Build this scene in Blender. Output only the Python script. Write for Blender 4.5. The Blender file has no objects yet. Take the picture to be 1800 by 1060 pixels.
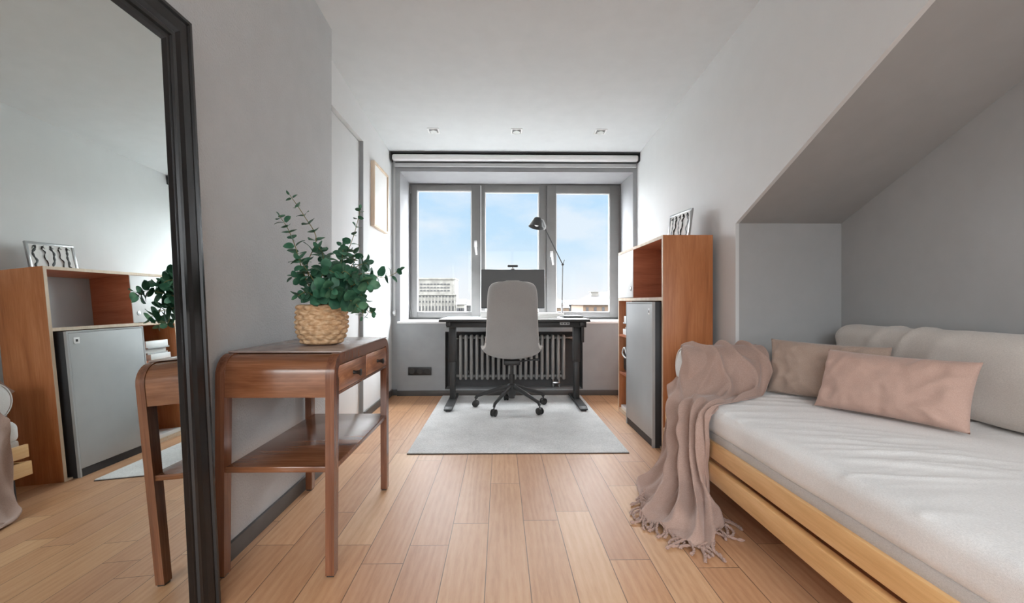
import bpy, bmesh, math, random
from mathutils import Vector, Matrix, noise
R = math.radians
PI = math.pi
C = bpy.context.scene.collection
sc = bpy.context.scene

# ------------------------------------------------------------------ camera, sky, light, exposure
EYE = 0.93
cam_d = bpy.data.cameras.new('camera'); cam = bpy.data.objects.new('camera', cam_d); C.objects.link(cam)
cam.location = (0, 0, EYE); cam.rotation_euler = (R(90), 0, -math.atan(12/800))
cam_d.sensor_width = 36; cam_d.lens = 16.0; cam_d.shift_x = 8/1800; cam_d.clip_start = 0.02; cam_d.clip_end = 2000
sc.camera = cam
sc.view_settings.view_transform = 'Standard'; sc.view_settings.look = 'None'
sc.view_settings.exposure = 0.3; sc.view_settings.gamma = 1.0; sc.view_settings.use_curve_mapping = False
sc.cycles.max_bounces = 14; sc.cycles.diffuse_bounces = 10; sc.cycles.transparent_max_bounces = 16
sc.cycles.sample_clamp_indirect = 8

w = bpy.data.worlds.new('sky'); sc.world = w; w.use_nodes = True
nt = w.node_tree; nt.nodes.clear()
def N(t, **k):
    n = nt.nodes.new(t)
    for a, v in k.items(): setattr(n, a, v)
    return n
def mth(op, a, b=None, c=None, clamp=False):
    n = nt.nodes.new('ShaderNodeMath'); n.operation = op; n.use_clamp = clamp
    for i, v in enumerate((a, b, c)):
        if v is None: continue
        if isinstance(v, (int, float)): n.inputs[i].default_value = v
        else: nt.links.new(v, n.inputs[i])
    return n.outputs[0]
def ramp(fac, stops):
    n = nt.nodes.new('ShaderNodeValToRGB'); nt.links.new(fac, n.inputs[0])
    el = n.color_ramp.elements
    while len(el) > 1: el.remove(el[-1])
    for i, (p, c) in enumerate(stops):
        e = el[0] if i == 0 else el.new(p)
        e.position = p; e.color = (c[0], c[1], c[2], 1)
    return n.outputs[0]
tc = N('ShaderNodeTexCoord'); sep = N('ShaderNodeSeparateXYZ'); nt.links.new(tc.outputs['Generated'], sep.inputs[0])
X_, Y_, Z_ = sep.outputs
sky = ramp(Z_, [(0.0, (.93, .97, 1.0)), (.05, (.82, .92, 1.0)), (.14, (.57, .80, 1.0)), (.35, (.46, .72, 1.0)), (.6, (.9, .95, 1.0))])
mp = N('ShaderNodeMapping'); mp.inputs['Scale'].default_value = (3.0, 3.0, 7.0); mp.inputs['Location'].default_value = (.6, .2, .1)
nt.links.new(tc.outputs['Generated'], mp.inputs[0])
cn = N('ShaderNodeTexNoise'); cn.inputs['Scale'].default_value = 1.7; cn.inputs['Detail'].default_value = 6; cn.inputs['Roughness'].default_value = .55
nt.links.new(mp.outputs[0], cn.inputs['Vector'])
cl = ramp(cn.outputs['Fac'], [(.40, (0, 0, 0)), (.62, (1, 1, 1))])
mx = N('ShaderNodeMix', data_type='RGBA'); nt.links.new(mth('MULTIPLY', cl, .6), mx.inputs['Factor'])
nt.links.new(sky, mx.inputs['A']); mx.inputs['B'].default_value = (.93, .96, 1.0, 1)
# unseen sky overhead, sideways and behind is boosted to light the room
SKY_LOW, SKY_HIGH, SKY_SIDE, SKY_REAR, SKY_REAR_HIGH = .82, 26.0, 20.0, 1.6, 9.0
hi = mth('SMOOTH_MIN', mth('MULTIPLY', mth('SUBTRACT', Z_, .34, clamp=True), 4.0), 1.0, .1)
sd = mth('MULTIPLY', mth('SUBTRACT', mth('ABSOLUTE', X_), .34, clamp=True), 3.0, clamp=True)
front = mth('GREATER_THAN', Y_, 0.0)
above = mth('MULTIPLY', mth('ADD', Z_, .02), 12.0, clamp=True)
st = mth('ADD', mth('MULTIPLY', hi, SKY_HIGH), mth('MULTIPLY', mth('MULTIPLY', sd, above), SKY_SIDE))
st = mth('MULTIPLY', st, front)
rear = mth('MULTIPLY', mth('SUBTRACT', 1.0, front), mth('ADD', SKY_REAR, mth('MULTIPLY', mth('MULTIPLY', mth('SUBTRACT', Z_, .12, clamp=True), 5.0, clamp=True), SKY_REAR_HIGH)))
st = mth('ADD', mth('ADD', st, rear), SKY_LOW)
# less saturated where bright
bw = mth('MULTIPLY', mth('SUBTRACT', st, SKY_LOW), .4, clamp=True)
mx2 = N('ShaderNodeMix', data_type='RGBA'); nt.links.new(bw, mx2.inputs['Factor']); nt.links.new(mx.outputs['Result'], mx2.inputs['A'])
mx2.inputs['B'].default_value = (.92, .965, 1.0, 1)
bg = N('ShaderNodeBackground'); nt.links.new(mx2.outputs['Result'], bg.inputs['Color']); nt.links.new(st, bg.inputs['Strength'])
out = N('ShaderNodeOutputWorld'); nt.links.new(bg.outputs[0], out.inputs[0])
w.cycles.sampling_method = 'MANUAL'; w.cycles.sample_map_resolution = 1024

def portal(name, loc, rot, sx, sy):
    l = bpy.data.lights.new(name, 'AREA'); l.shape = 'RECTANGLE'; l.size = sx; l.size_y = sy
    l.cycles.is_portal = True
    o = bpy.data.objects.new(name, l); C.objects.link(o); o.location = loc; o.rotation_euler = rot
portal('window_daylight', (.145, 5.08, 1.49), (R(-90), 0, 0), 2.34, 1.52)
portal('added_rear_daylight', (.3, -1.72, 1.3), (R(90), 0, 0), 2.4, 2.0)  # portal for the window added behind the camera

# ------------------------------------------------------------------ materials
def lin(c):
    return tuple(((v/255)/12.92 if v/255 <= .04045 else ((v/255+.055)/1.055)**2.4) for v in c) + (1,)
class MatB:
    def __init__(s, name, col=(128,128,128), rough=.6, metal=0, spec=.5):
        s.m = bpy.data.materials.new(name); s.m.use_nodes = True; s.t = s.m.node_tree
        s.b = s.t.nodes['Principled BSDF']; s.b.inputs['Base Color'].default_value = lin(col)
        s.b.inputs['Roughness'].default_value = rough; s.b.inputs['Metallic'].default_value = metal
        s.b.inputs['Specular IOR Level'].default_value = spec
    def n(s, t, **k):
        n = s.t.nodes.new(t)
        for a, v in k.items():
            if a in n.inputs.keys(): n.inputs[a].default_value = v
            else: setattr(n, a, v)
        return n
    def l(s, a, b): s.t.links.new(a, b)
    def coord(s, scale=(1,1,1), rot=(0,0,0)):
        tc = s.n('ShaderNodeTexCoord'); mp = s.n('ShaderNodeMapping'); mp.inputs['Scale'].default_value = scale; mp.inputs['Rotation'].default_value = rot
        s.l(tc.outputs['Object'], mp.inputs[0]); return mp.outputs[0]
    def noise(s, scale, detail=4, vec=None, rough=.5, dist=0):
        n = s.n('ShaderNodeTexNoise'); n.inputs['Scale'].default_value = scale; n.inputs['Detail'].default_value = detail
        n.inputs['Roughness'].default_value = rough; n.inputs['Distortion'].default_value = dist
        s.l(vec if vec is not None else s.coord(), n.inputs['Vector']); return n.outputs['Fac']
    def ramp(s, fac, stops):
        n = s.n('ShaderNodeValToRGB'); s.l(fac, n.inputs[0]); el = n.color_ramp.elements
        while len(el) > 1: el.remove(el[-1])
        for i, (p, c) in enumerate(stops):
            e = el[0] if i == 0 else el.new(p); e.position = p; e.color = lin(c)
        return n.outputs[0]
    def base(s, sock): s.l(sock, s.b.inputs['Base Color'])
    def bump(s, sock, strength=.3, dist=.002):
        n = s.n('ShaderNodeBump'); n.inputs['Strength'].default_value = strength; n.inputs['Distance'].default_value = dist
        s.l(sock, n.inputs['Height']); s.l(n.outputs[0], s.b.inputs['Normal'])
    def math(s, op, a, b=None, clamp=False):
        n = s.t.nodes.new('ShaderNodeMath'); n.operation = op; n.use_clamp = clamp
        for i, v in enumerate((a, b)):
            if v is None: continue
            if isinstance(v, (int, float)): n.inputs[i].default_value = v
            else: s.l(v, n.inputs[i])
        return n.outputs[0]

def m_plain(name, col, rough=.6, metal=0, bump=None, var=6, spec=.5):
    M = MatB(name, col, rough, metal, spec)
    f = M.noise(9, 3)
    M.base(M.ramp(f, [(.3, tuple(max(0, c-var) for c in col)), (.7, tuple(min(255, c+var) for c in col))]))
    if bump: M.bump(M.noise(bump[0], 3), bump[1], bump[2])
    return M.m
def m_fabric(name, col, scale=900, var=10, strength=.35, rough=.95):
    M = MatB(name, col, rough, 0, .15)
    v = M.coord()
    a = M.noise(scale, 2, M.coord((1, .25, 1))); b = M.noise(scale, 2, M.coord((.25, 1, .6)))
    wv = M.math('ADD', M.math('MULTIPLY', a, .5), M.math('MULTIPLY', b, .5))
    big = M.noise(5, 3, v)
    mixf = M.math('ADD', M.math('MULTIPLY', wv, .75), M.math('MULTIPLY', big, .25))
    M.base(M.ramp(mixf, [(.35, tuple(max(0, c-var) for c in col)), (.65, tuple(min(255, c+var) for c in col))]))
    M.bump(wv, strength, .0015)
    M.b.inputs['Sheen Weight'].default_value = .25; M.b.inputs['Sheen Roughness'].default_value = .5
    return M.m
def m_wood(name, dark, mid, light, axis='Z', scale=1.0, rough=.4, fig=.6, coat=0):
    M = MatB(name, mid, rough)
    st = {'X': (.12, 1, 1), 'Y': (1, .12, 1), 'Z': (1, 1, .12)}[axis]
    v = M.coord(tuple(a*scale for a in st))
    n1 = M.noise(14, 6, v, .6, fig)
    n2 = M.noise(160, 3, M.coord({'X': (.04, 1, 1), 'Y': (1, .04, 1), 'Z': (1, 1, .04)}[axis]), .6)
    f = M.math('ADD', M.math('MULTIPLY', n1, .72), M.math('MULTIPLY', n2, .28))
    M.base(M.ramp(f, [(.33, dark), (.5, mid), (.66, light)]))
    M.bump(n2, .08, .001)
    M.b.inputs['Coat Weight'].default_value = coat; M.b.inputs['Coat Roughness'].default_value = .2
    return M.m

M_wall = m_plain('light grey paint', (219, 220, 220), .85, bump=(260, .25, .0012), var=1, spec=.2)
M_wallr = m_plain('rough grey plaster', (197, 199, 200), .85, bump=(130, .9, .004), var=2, spec=.2)
M_ceil = m_plain('ceiling paint', (212, 215, 216), .9, bump=(200, .1, .001), var=2, spec=.15)
M_alc = m_plain('shade-darkened alcove paint', (175, 176, 176), .85, bump=(260, .2, .001), var=2, spec=.2)  # wall paint darkened to stand in for the alcove's shade
M_greyw = m_plain('mid grey surface', (160, 163, 165), .8, bump=(260, .2, .001), var=3, spec=.2)  # back wall and door jamb, darker than the side walls
M_reveal = m_plain('reveal paint', (158, 158, 160), .8, var=2, spec=.2)
M_niche = m_plain('dark grey niche', (98, 98, 98), .8, var=3, spec=.2)  # niche faces, darker than the wall around them
M_white = m_plain('white lacquer', (232, 232, 232), .35, var=2)
M_frame = m_plain('grey window lacquer', (124, 123, 122), .45, var=3)
M_dark = m_plain('dark matt grey', (45, 45, 45), .6, var=3)
M_base = m_plain('dark grey baseboard', (84, 82, 80), .5, var=4)
M_black = m_plain('black lacquered wood', (22, 21, 21), .3, var=4, bump=(60, .1, .001))
M_dmetal = m_plain('dark powder coated metal', (46, 46, 46), .45, var=3)
M_blackpl = m_plain('black plastic', (26, 26, 26), .4, var=3)
M_chrome = m_plain('brushed steel', (175, 175, 175), .3, 1, var=5)
M_rad = m_plain('grey radiator enamel', (158, 157, 155), .4, var=3)
M_charc = m_plain('charcoal laminate', (52, 53, 56), .55, var=3)
M_greydoor = m_plain('light grey laminate', (176, 178, 179), .4, var=2)
M_paper = m_plain('white paper', (238, 238, 236), .8, var=2)
M_shellback = m_fabric('grey felt', (164, 163, 161), 700, 8, .3)
M_shellin = m_fabric('pale grey felt', (214, 212, 208), 700, 6, .3)
M_linen = m_fabric('pale linen', (230, 228, 226), 650, 13, .5)
M_back = m_fabric('warm beige linen', (204, 196, 188), 650, 13, .5)
M_under = m_fabric('grey linen base', (186, 178, 172), 650, 12, .5)
M_pink = m_fabric('dusty pink linen', (190, 158, 144), 700, 10, .45)
M_brown = m_fabric('taupe linen', (172, 150, 136), 700, 12, .45)
M_throw = m_fabric('dusty mauve cotton', (172, 145, 133), 500, 12, .4)
M_fringe = m_fabric('mauve cotton cord', (166, 138, 126), 500, 12, .4)
M_rug = m_fabric('grey wool', (208, 208, 207), 300, 26, .9)
M_rugedge = m_plain('dark rug binding', (62, 52, 46), .9)
M_teak = m_wood('teak veneer', (162, 98, 58), (186, 118, 72), (204, 138, 92), 'Z', 1.0, .4)
M_teak2 = m_wood('red teak veneer', (166, 98, 68), (188, 116, 84), (202, 130, 96), 'X', 1.0, .4)
M_pale = m_wood('pale wood edging', (200, 176, 150), (214, 192, 168), (226, 208, 188), 'Z', 1.0, .5)
M_pine = m_wood('honey pine', (206, 156, 100), (226, 180, 124), (236, 196, 144), 'Y', .8, .4, .5, .2)
M_walnut = m_wood('walnut veneer', (88, 50, 32), (122, 77, 50), (152, 102, 72), 'X', .9, .22, .9, .5)
M_walnutv = m_wood('walnut solid', (84, 48, 31), (114, 70, 47), (142, 94, 68), 'Z', .9, .25, .6, .4)
M_burl = m_wood('figured walnut veneer', (130, 78, 50), (176, 118, 80), (208, 154, 112), 'Y', 1.6, .28, 2.2, .4)
M_ttop = m_plain('grey brown stone top', (150, 132, 124), .25, bump=(40, .1, .001), var=22)
M_stem = m_plain('olive stem', (128, 118, 72), .7, var=12)
M_leaf = MatB('eucalyptus leaf', (38, 78, 58), .5)
M_leaf.base(M_leaf.ramp(M_leaf.noise(22, 2), [(.3, (34, 74, 56)), (.5, (58, 108, 82)), (.7, (92, 142, 112))])); M_leaf = M_leaf.m
M_wick = MatB('woven water hyacinth', (190, 150, 110), .75)
M_wick.base(M_wick.ramp(M_wick.noise(60, 3, M_wick.coord((1, 1, 2.5))), [(.3, (182, 140, 100)), (.5, (206, 168, 128)), (.72, (226, 196, 160))]))
M_wick.bump(M_wick.noise(260, 2, M_wick.coord((1, 1, 4))), .4, .002); M_wick = M_wick.m

def make_floor_mat():
    M = MatB('oak plank floor', (200, 160, 125), .42)
    tc = M.n('ShaderNodeTexCoord'); sp = M.n('ShaderNodeSeparateXYZ'); M.l(tc.outputs['Object'], sp.inputs[0])
    PW, PL = .1475, 1.05
    xr = M.math('DIVIDE', M.math('ADD', sp.outputs[0], .058+PW*40), PW)
    row = M.math('FLOOR', xr); fx = M.math('FRACT', xr)
    wn = M.n('ShaderNodeTexWhiteNoise', noise_dimensions='1D'); M.l(row, wn.inputs['W'])
    yr = M.math('ADD', M.math('DIVIDE', sp.outputs[1], PL), M.math('MULTIPLY', wn.outputs['Value'], 7.3))
    col = M.math('FLOOR', yr); fy = M.math('FRACT', yr)
    cb = M.n('ShaderNodeCombineXYZ'); M.l(row, cb.inputs[0]); M.l(col, cb.inputs[1])
    w2 = M.n('ShaderNodeTexWhiteNoise', noise_dimensions='2D'); M.l(cb.outputs[0], w2.inputs['Vector'])
    # grain: stretched distorted noise, shifted per plank
    cb2 = M.n('ShaderNodeCombineXYZ'); M.l(sp.outputs[0], cb2.inputs[0]); M.l(M.math('MULTIPLY', sp.outputs[1], .10), cb2.inputs[1])
    M.l(M.math('MULTIPLY', w2.outputs['Value'], 37.0), cb2.inputs[2])
    wv = M.n('ShaderNodeTexWave', wave_type='BANDS', bands_direction='X'); wv.inputs['Scale'].default_value = 11; wv.inputs['Distortion'].default_value = 9
    wv.inputs['Detail'].default_value = 3; wv.inputs['Detail Scale'].default_value = 1.1; M.l(cb2.outputs[0], wv.inputs['Vector'])
    n1 = M.noise(95, 4, cb2.outputs[0], .65); n3 = M.noise(6, 2, cb2.outputs[0])
    g = M.math('ADD', M.math('ADD', M.math('MULTIPLY', wv.outputs['Fac'], .09), M.math('MULTIPLY', n1, .42)), M.math('MULTIPLY', n3, .45))
    c1 = M.ramp(g, [(.30, (180, 132, 95)), (.48, (200, 154, 116)), (.66, (211, 169, 131))])
    tint = M.ramp(w2.outputs['Value'], [(0, (190, 152, 124)), (.2, (212, 174, 140)), (.4, (198, 158, 128)), (.6, (222, 188, 152)), (.8, (202, 162, 128)), (1, (214, 174, 138))])
    mx = M.n('ShaderNodeMix', data_type='RGBA', blend_type='MULTIPLY'); mx.inputs['Factor'].default_value = 1
    M.l(c1, mx.inputs['A'])
    br = M.n('ShaderNodeMix', data_type='RGBA', blend_type='DIVIDE'); br.inputs['Factor'].default_value = 1
    M.l(tint, br.inputs['A']); br.inputs['B'].default_value = lin((214, 176, 142)); M.l(br.outputs['Result'], mx.inputs['B'])
    ex = M.math('MULTIPLY', M.math('MINIMUM', fx, M.math('SUBTRACT', 1, fx)), PW)
    ey = M.math('MULTIPLY', M.math('MINIMUM', fy, M.math('SUBTRACT', 1, fy)), PL)
    e = M.math('MINIMUM', ex, ey)
    gap = M.math('LESS_THAN', e, .0015)
    mg = M.n('ShaderNodeMix', data_type='RGBA'); M.l(M.math('MULTIPLY', gap, .9), mg.inputs['Factor']); M.l(mx.outputs['Result'], mg.inputs['A'])
    mg.inputs['B'].default_value = lin((92, 66, 46)); M.base(mg.outputs['Result'])
    h = M.math('SUBTRACT', M.math('MULTIPLY', n1, .25), gap)
    M.bump(h, .25, .0012)
    return M.m
M_floor = make_floor_mat()

def glass_mat(name, refl=.06):
    m = bpy.data.materials.new(name); m.use_nodes = True; t = m.node_tree; t.nodes.clear()
    tr = t.nodes.new('ShaderNodeBsdfTransparent'); gl = t.nodes.new('ShaderNodeBsdfGlossy'); gl.inputs['Roughness'].default_value = .01
    mx = t.nodes.new('ShaderNodeMixShader'); mx.inputs[0].default_value = refl
    o = t.nodes.new('ShaderNodeOutputMaterial'); t.links.new(tr.outputs[0], mx.inputs[1]); t.links.new(gl.outputs[0], mx.inputs[2]); t.links.new(mx.outputs[0], o.inputs[0])
    return m
M_glass = glass_mat('window glass', .012)
M_mirror = MatB('silvered mirror', (226, 232, 230), .0, 1).m
M_screen = m_plain('monitor rear plastic', (62, 60, 58), .35, var=2)

# ------------------------------------------------------------------ mesh helpers
def box(bm, x0, x1, y0, y1, z0, z1, bev=0, seg=2, mtx=None):
    t = bmesh.new(); bmesh.ops.create_cube(t, size=1)
    for v in t.verts: v.co = Vector(((x0+x1)/2+v.co.x*(x1-x0), (y0+y1)/2+v.co.y*(y1-y0), (z0+z1)/2+v.co.z*(z1-z0)))
    if bev > 0:
        bev = min(bev, .49*min(abs(x1-x0), abs(y1-y0), abs(z1-z0)))
        bmesh.ops.bevel(t, geom=t.edges[:], offset=bev, segments=seg, affect='EDGES', profile=.5)
    merge(bm, t, mtx)
def merge(bm, t, mtx=None):
    if mtx is not None: bmesh.ops.transform(t, matrix=mtx, verts=t.verts)
    me = bpy.data.meshes.new('tmp'); t.to_mesh(me); t.free(); bm.from_mesh(me); bpy.data.meshes.remove(me)
def tube(bm, pts, rad, n=12, cap=True, squash=None):
    pts = [Vector(p) for p in pts]
    rads = rad if isinstance(rad, (list, tuple)) else [rad]*len(pts)
    rings = []; up = None
    for i, p in enumerate(pts):
        d = (pts[min(i+1, len(pts)-1)]-pts[max(i-1, 0)]).normalized()
        if up is None:
            up = Vector((0, 0, 1)) if abs(d.z) < .9 else Vector((0, 1, 0))
        a = d.cross(up)
        if a.length < 1e-5: a = d.cross(Vector((1, 0, 0)))
        a.normalize(); b = a.cross(d).normalized(); up = b
        sx, sy = squash if squash else (1, 1)
        rings.append([bm.verts.new(p+(a*math.cos(2*PI*k/n)*sx+b*math.sin(2*PI*k/n)*sy)*rads[i]) for k in range(n)])
    for i in range(len(rings)-1):
        for k in range(n):
            bm.faces.new((rings[i][k], rings[i][(k+1) % n], rings[i+1][(k+1) % n], rings[i+1][k]))
    if cap:
        bm.faces.new(rings[0][::-1]); bm.faces.new(rings[-1])
def cyl(bm, p0, p1, r, n=20, r1=None): tube(bm, [p0, p1], [r, r if r1 is None else r1], n)
def lathe(bm, prof, cx, cy, n=40, closed=False):
    rings = []
    for r, z in prof: rings.append([bm.verts.new((cx+r*math.cos(2*PI*k/n), cy+r*math.sin(2*PI*k/n), z)) for k in range(n)])
    for i in range(len(rings)-1):
        for k in range(n): bm.faces.new((rings[i][k], rings[i][(k+1) % n], rings[i+1][(k+1) % n], rings[i+1][k]))
    bm.faces.new(rings[0][::-1]); bm.faces.new(rings[-1])
def prism(bm, poly, axis, a0, a1, bev=0):
    """poly: 2D points; axis 'X': poly in (y,z) extruded x a0..a1; 'Y': (x,z); 'Z': (x,y)"""
    t = bmesh.new()
    def P(p, a): return {'X': (a, p[0], p[1]), 'Y': (p[0], a, p[1]), 'Z': (p[0], p[1], a)}[axis]
    A = [t.verts.new(P(p, a0)) for p in poly]; B = [t.verts.new(P(p, a1)) for p in poly]
    n = len(poly); t.faces.new(A); t.faces.new(B[::-1])
    for i in range(n): t.faces.new((A[i], B[i], B[(i+1) % n], A[(i+1) % n]))
    bmesh.ops.recalc_face_normals(t, faces=t.faces[:])
    if bev: bmesh.ops.bevel(t, geom=t.edges[:], offset=bev, segments=2, affect='EDGES', profile=.5)
    merge(bm, t)
def catmull(P, t):
    n = len(P)-1; x = min(max(t, 0), 1)*n; i = min(int(x), n-1); f = x-i
    p0, p1, p2, p3 = P[max(i-1, 0)], P[i], P[i+1], P[min(i+2, n)]
    return .5*((2*p1)+(p2-p0)*f+(2*p0-5*p1+4*p2-p3)*f*f+(3*p1-p0-3*p2+p3)*f*f*f)
def arc(cx, cy, r, a0, a1, n): return [(cx+r*math.cos(R(a0+(a1-a0)*i/n)), cy+r*math.sin(R(a0+(a1-a0)*i/n))) for i in range(n+1)]
def grid(bm, F, nu, nv, cu=False):
    V = [[bm.verts.new(F(i/nu, j/nv)) for j in range(nv+1)] for i in range(nu if cu else nu+1)]
    for i in range(nu):
        for j in range(nv):
            a, b = V[i], V[(i+1) % nu if cu else i+1]
            bm.faces.new((a[j], b[j], b[j+1], a[j+1]))
    return V

def wloc(o):
    v = Vector((0, 0, 0))
    while o is not None: v = v+o.location; o = o.parent
    return v
def obj(name, bm, mat, parent=None, label=None, smooth=40, kind=None, origin=None):
    """one mesh object from world-space geometry; origin at the base centre (or the parent's)"""
    bmesh.ops.recalc_face_normals(bm, faces=bm.faces[:]) if smooth is not None else None
    xs = [v.co.x for v in bm.verts]; ys = [v.co.y for v in bm.verts]; zs = [v.co.z for v in bm.verts]
    org = Vector(origin) if origin else Vector(((min(xs)+max(xs))/2, (min(ys)+max(ys))/2, min(zs)))
    for v in bm.verts: v.co -= org
    me = bpy.data.meshes.new(name); bm.to_mesh(me); bm.free()
    for p in me.polygons: p.use_smooth = True
    me.set_sharp_from_angle(angle=R(smooth or 40))
    for m in (mat if isinstance(mat, (list, tuple)) else [mat]): me.materials.append(m)
    o = bpy.data.objects.new(name, me); C.objects.link(o)
    if parent is not None: o.parent = parent; o.location = org-wloc(parent)
    else: o.location = org
    if label: o['label'] = label
    if kind: o['kind'] = kind
    return o
def thing(name, label, cat, loc, group=None):
    o = bpy.data.objects.new(name, None); C.objects.link(o); o.location = loc; o.empty_display_size = .1
    o['label'] = label; o['category'] = cat
    if group: o['group'] = group
    return o
def tag(o, label, cat, group=None, kind=None):
    o['label'] = label; o['category'] = cat
    if group: o['group'] = group
    if kind: o['kind'] = kind
    return o
def dup(root, delta, label=None, parent=None):
    r = root.copy(); C.objects.link(r); r.location = root.location+Vector(delta)
    if parent is not None: r.parent = parent
    if label: r['label'] = label
    for ch in list(root.children):
        c = ch.copy(); C.objects.link(c); c.parent = r
        for g in list(ch.children):
            d = g.copy(); C.objects.link(d); d.parent = c
    return r
def struct(name, bm, mat, label=None): return obj(name, bm, mat, None, label, kind='structure')
def B(*a, **k):
    bm = bmesh.new(); box(bm, *a, **k); return bm

# ------------------------------------------------------------------ room shell
XN, XL, XR, XA = -.975, -1.081, 1.364, 1.985    # near left wall, far left wall, right wall, alcove wall
YB, YL, YW, YA = 4.53, 4.505, 5.0, 2.622        # back wall, lower back wall, window plane, alcove end
def zc(y): return 2.385+.060*(YB-y)
YR = -1.6
bm = B(-1.4, 2.3, YR-.2, 5.2, -.12, 0); struct('floor', bm, M_floor)
bm = bmesh.new(); prism(bm, [(YR-.2, zc(YR-.2)), (5.2, zc(5.2)), (5.2, zc(5.2)+.15), (YR-.2, zc(YR-.2)+.15)], 'X', -1.4, 2.3); struct('ceiling', bm, M_ceil)
# near left wall
bm = bmesh.new(); prism(bm, [(YR, -.0), (2.64, -.0), (2.64, zc(2.64)+.02), (YR, zc(YR)+.02)], 'X', -1.35, XN); struct('wall_left', bm, M_wallr)
# far left wall with the door opening
DZ = 2.19
bm = bmesh.new()
prism(bm, [(3.60, 0), (YB+.02, 0), (YB+.02, zc(YB)+.02), (3.60, zc(3.6)+.02)], 'X', -1.35, XL)
prism(bm, [(2.641, DZ), (3.60, DZ), (3.60, zc(3.6)+.02), (2.641, zc(2.64)+.02)], 'X', -1.35, XL)
struct('wall_left_far', bm, M_wall)
door = thing('door_1', 'flush pale grey door in the left wall', 'door', (XL-.03, 3.1, 0)); del door['category']; del door['label']; door['kind'] = 'structure'
obj('door_leaf', B(-1.15, XL-.028, 2.65, 3.575, .004, DZ-.008, bev=.002), M_wall, door)
bm = bmesh.new(); box(bm, -1.2, XL-.05, 3.575, 3.599, 0, DZ-.001); box(bm, -1.2, XL-.05, 2.645, 3.575, DZ-.008, DZ-.001); obj('door_gap_strip', bm, M_dark, door)  # dark strip filling the gap beside and above the door leaf
bm = bmesh.new(); box(bm, XL-.024, XL+.001, 3.5935, 3.5995, 0, DZ); obj('door_jamb', bm, M_greyw, door)
# right wall above the sloped alcove soffit
sl = (1.889-1.383)/(YA-1.427)
def zs(y): return 1.383+(YA-y)*sl
ytop = YA-(zc(0.1)-1.383)/sl
bm = bmesh.new()
prism(bm, [(YA, -.0), (YB+.02, -.0), (YB+.02, zc(YB)+.02), (ytop, zc(ytop)+.02), (ytop, zs(ytop)), (YA, zs(YA))], 'X', XR, XR+.02)
struct('wall_right', bm, M_wall)
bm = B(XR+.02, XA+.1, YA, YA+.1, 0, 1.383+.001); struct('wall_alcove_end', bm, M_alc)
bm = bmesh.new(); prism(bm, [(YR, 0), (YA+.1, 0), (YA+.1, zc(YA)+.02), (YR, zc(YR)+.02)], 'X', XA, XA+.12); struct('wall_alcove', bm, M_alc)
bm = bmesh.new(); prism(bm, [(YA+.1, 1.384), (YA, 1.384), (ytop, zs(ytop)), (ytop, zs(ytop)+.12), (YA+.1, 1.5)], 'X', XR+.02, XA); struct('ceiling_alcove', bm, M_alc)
# back wall with window opening and radiator niche
OX0, OX1, OZ0, OZ1 = -1.003, 1.328, .735, 2.226
NX0, NX1, NZ0, NZ1 = -.548, .815, .062, .632
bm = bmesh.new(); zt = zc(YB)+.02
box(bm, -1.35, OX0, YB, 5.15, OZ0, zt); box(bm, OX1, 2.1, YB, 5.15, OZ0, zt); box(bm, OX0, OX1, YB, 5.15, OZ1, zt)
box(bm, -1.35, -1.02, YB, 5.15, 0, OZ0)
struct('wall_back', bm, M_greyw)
bm = bmesh.new()
for (a, b, c, d) in ((OX0+.002, OX0+.006, OZ0, OZ1), (OX1-.006, OX1-.002, OZ0, OZ1)): box(bm, a-.004 if a < 0 else a, b if a < 0 else b+.004, YB-.002, YW-.005, c, d)
box(bm, OX0, OX1, YB-.002, YW-.005, OZ1-.006, OZ1-.0005)
struct('trim_1', bm, M_reveal)
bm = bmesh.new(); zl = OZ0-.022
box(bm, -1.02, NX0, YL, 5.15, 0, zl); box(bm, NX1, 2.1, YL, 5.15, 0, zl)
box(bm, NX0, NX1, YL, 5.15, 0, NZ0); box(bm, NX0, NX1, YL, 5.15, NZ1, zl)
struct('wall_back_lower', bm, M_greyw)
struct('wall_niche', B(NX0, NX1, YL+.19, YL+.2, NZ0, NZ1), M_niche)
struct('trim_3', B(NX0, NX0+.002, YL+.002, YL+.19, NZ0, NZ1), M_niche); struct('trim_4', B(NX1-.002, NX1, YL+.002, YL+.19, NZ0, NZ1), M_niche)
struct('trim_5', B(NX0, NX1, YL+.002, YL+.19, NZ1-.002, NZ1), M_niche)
bm = B(-1.02, OX1+.03, YL-.012, YW+.02, zl, OZ0, bev=.003); struct('trim_2', bm, M_white)
# baseboards
bm = B(XN, XN+.013, YR, 2.64, .0, .066, bev=.002); struct('baseboard_left', bm, M_base)
bm = bmesh.new(); box(bm, XL, XL+.013, 3.60, YB, 0, .06, bev=.002); struct('baseboard_left_far', bm, M_base)
bm = bmesh.new(); box(bm, XL+.013, -1.02, YB-.013, YB, 0, .058, bev=.002); box(bm, -1.02, XR, YL-.013, YL, 0, .052, bev=.002); struct('baseboard_back', bm, M_base)
bm = B(XR-.012, XR, YA, YL-.013, 0, .055, bev=.002); struct('baseboard_right', bm, M_base)
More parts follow.
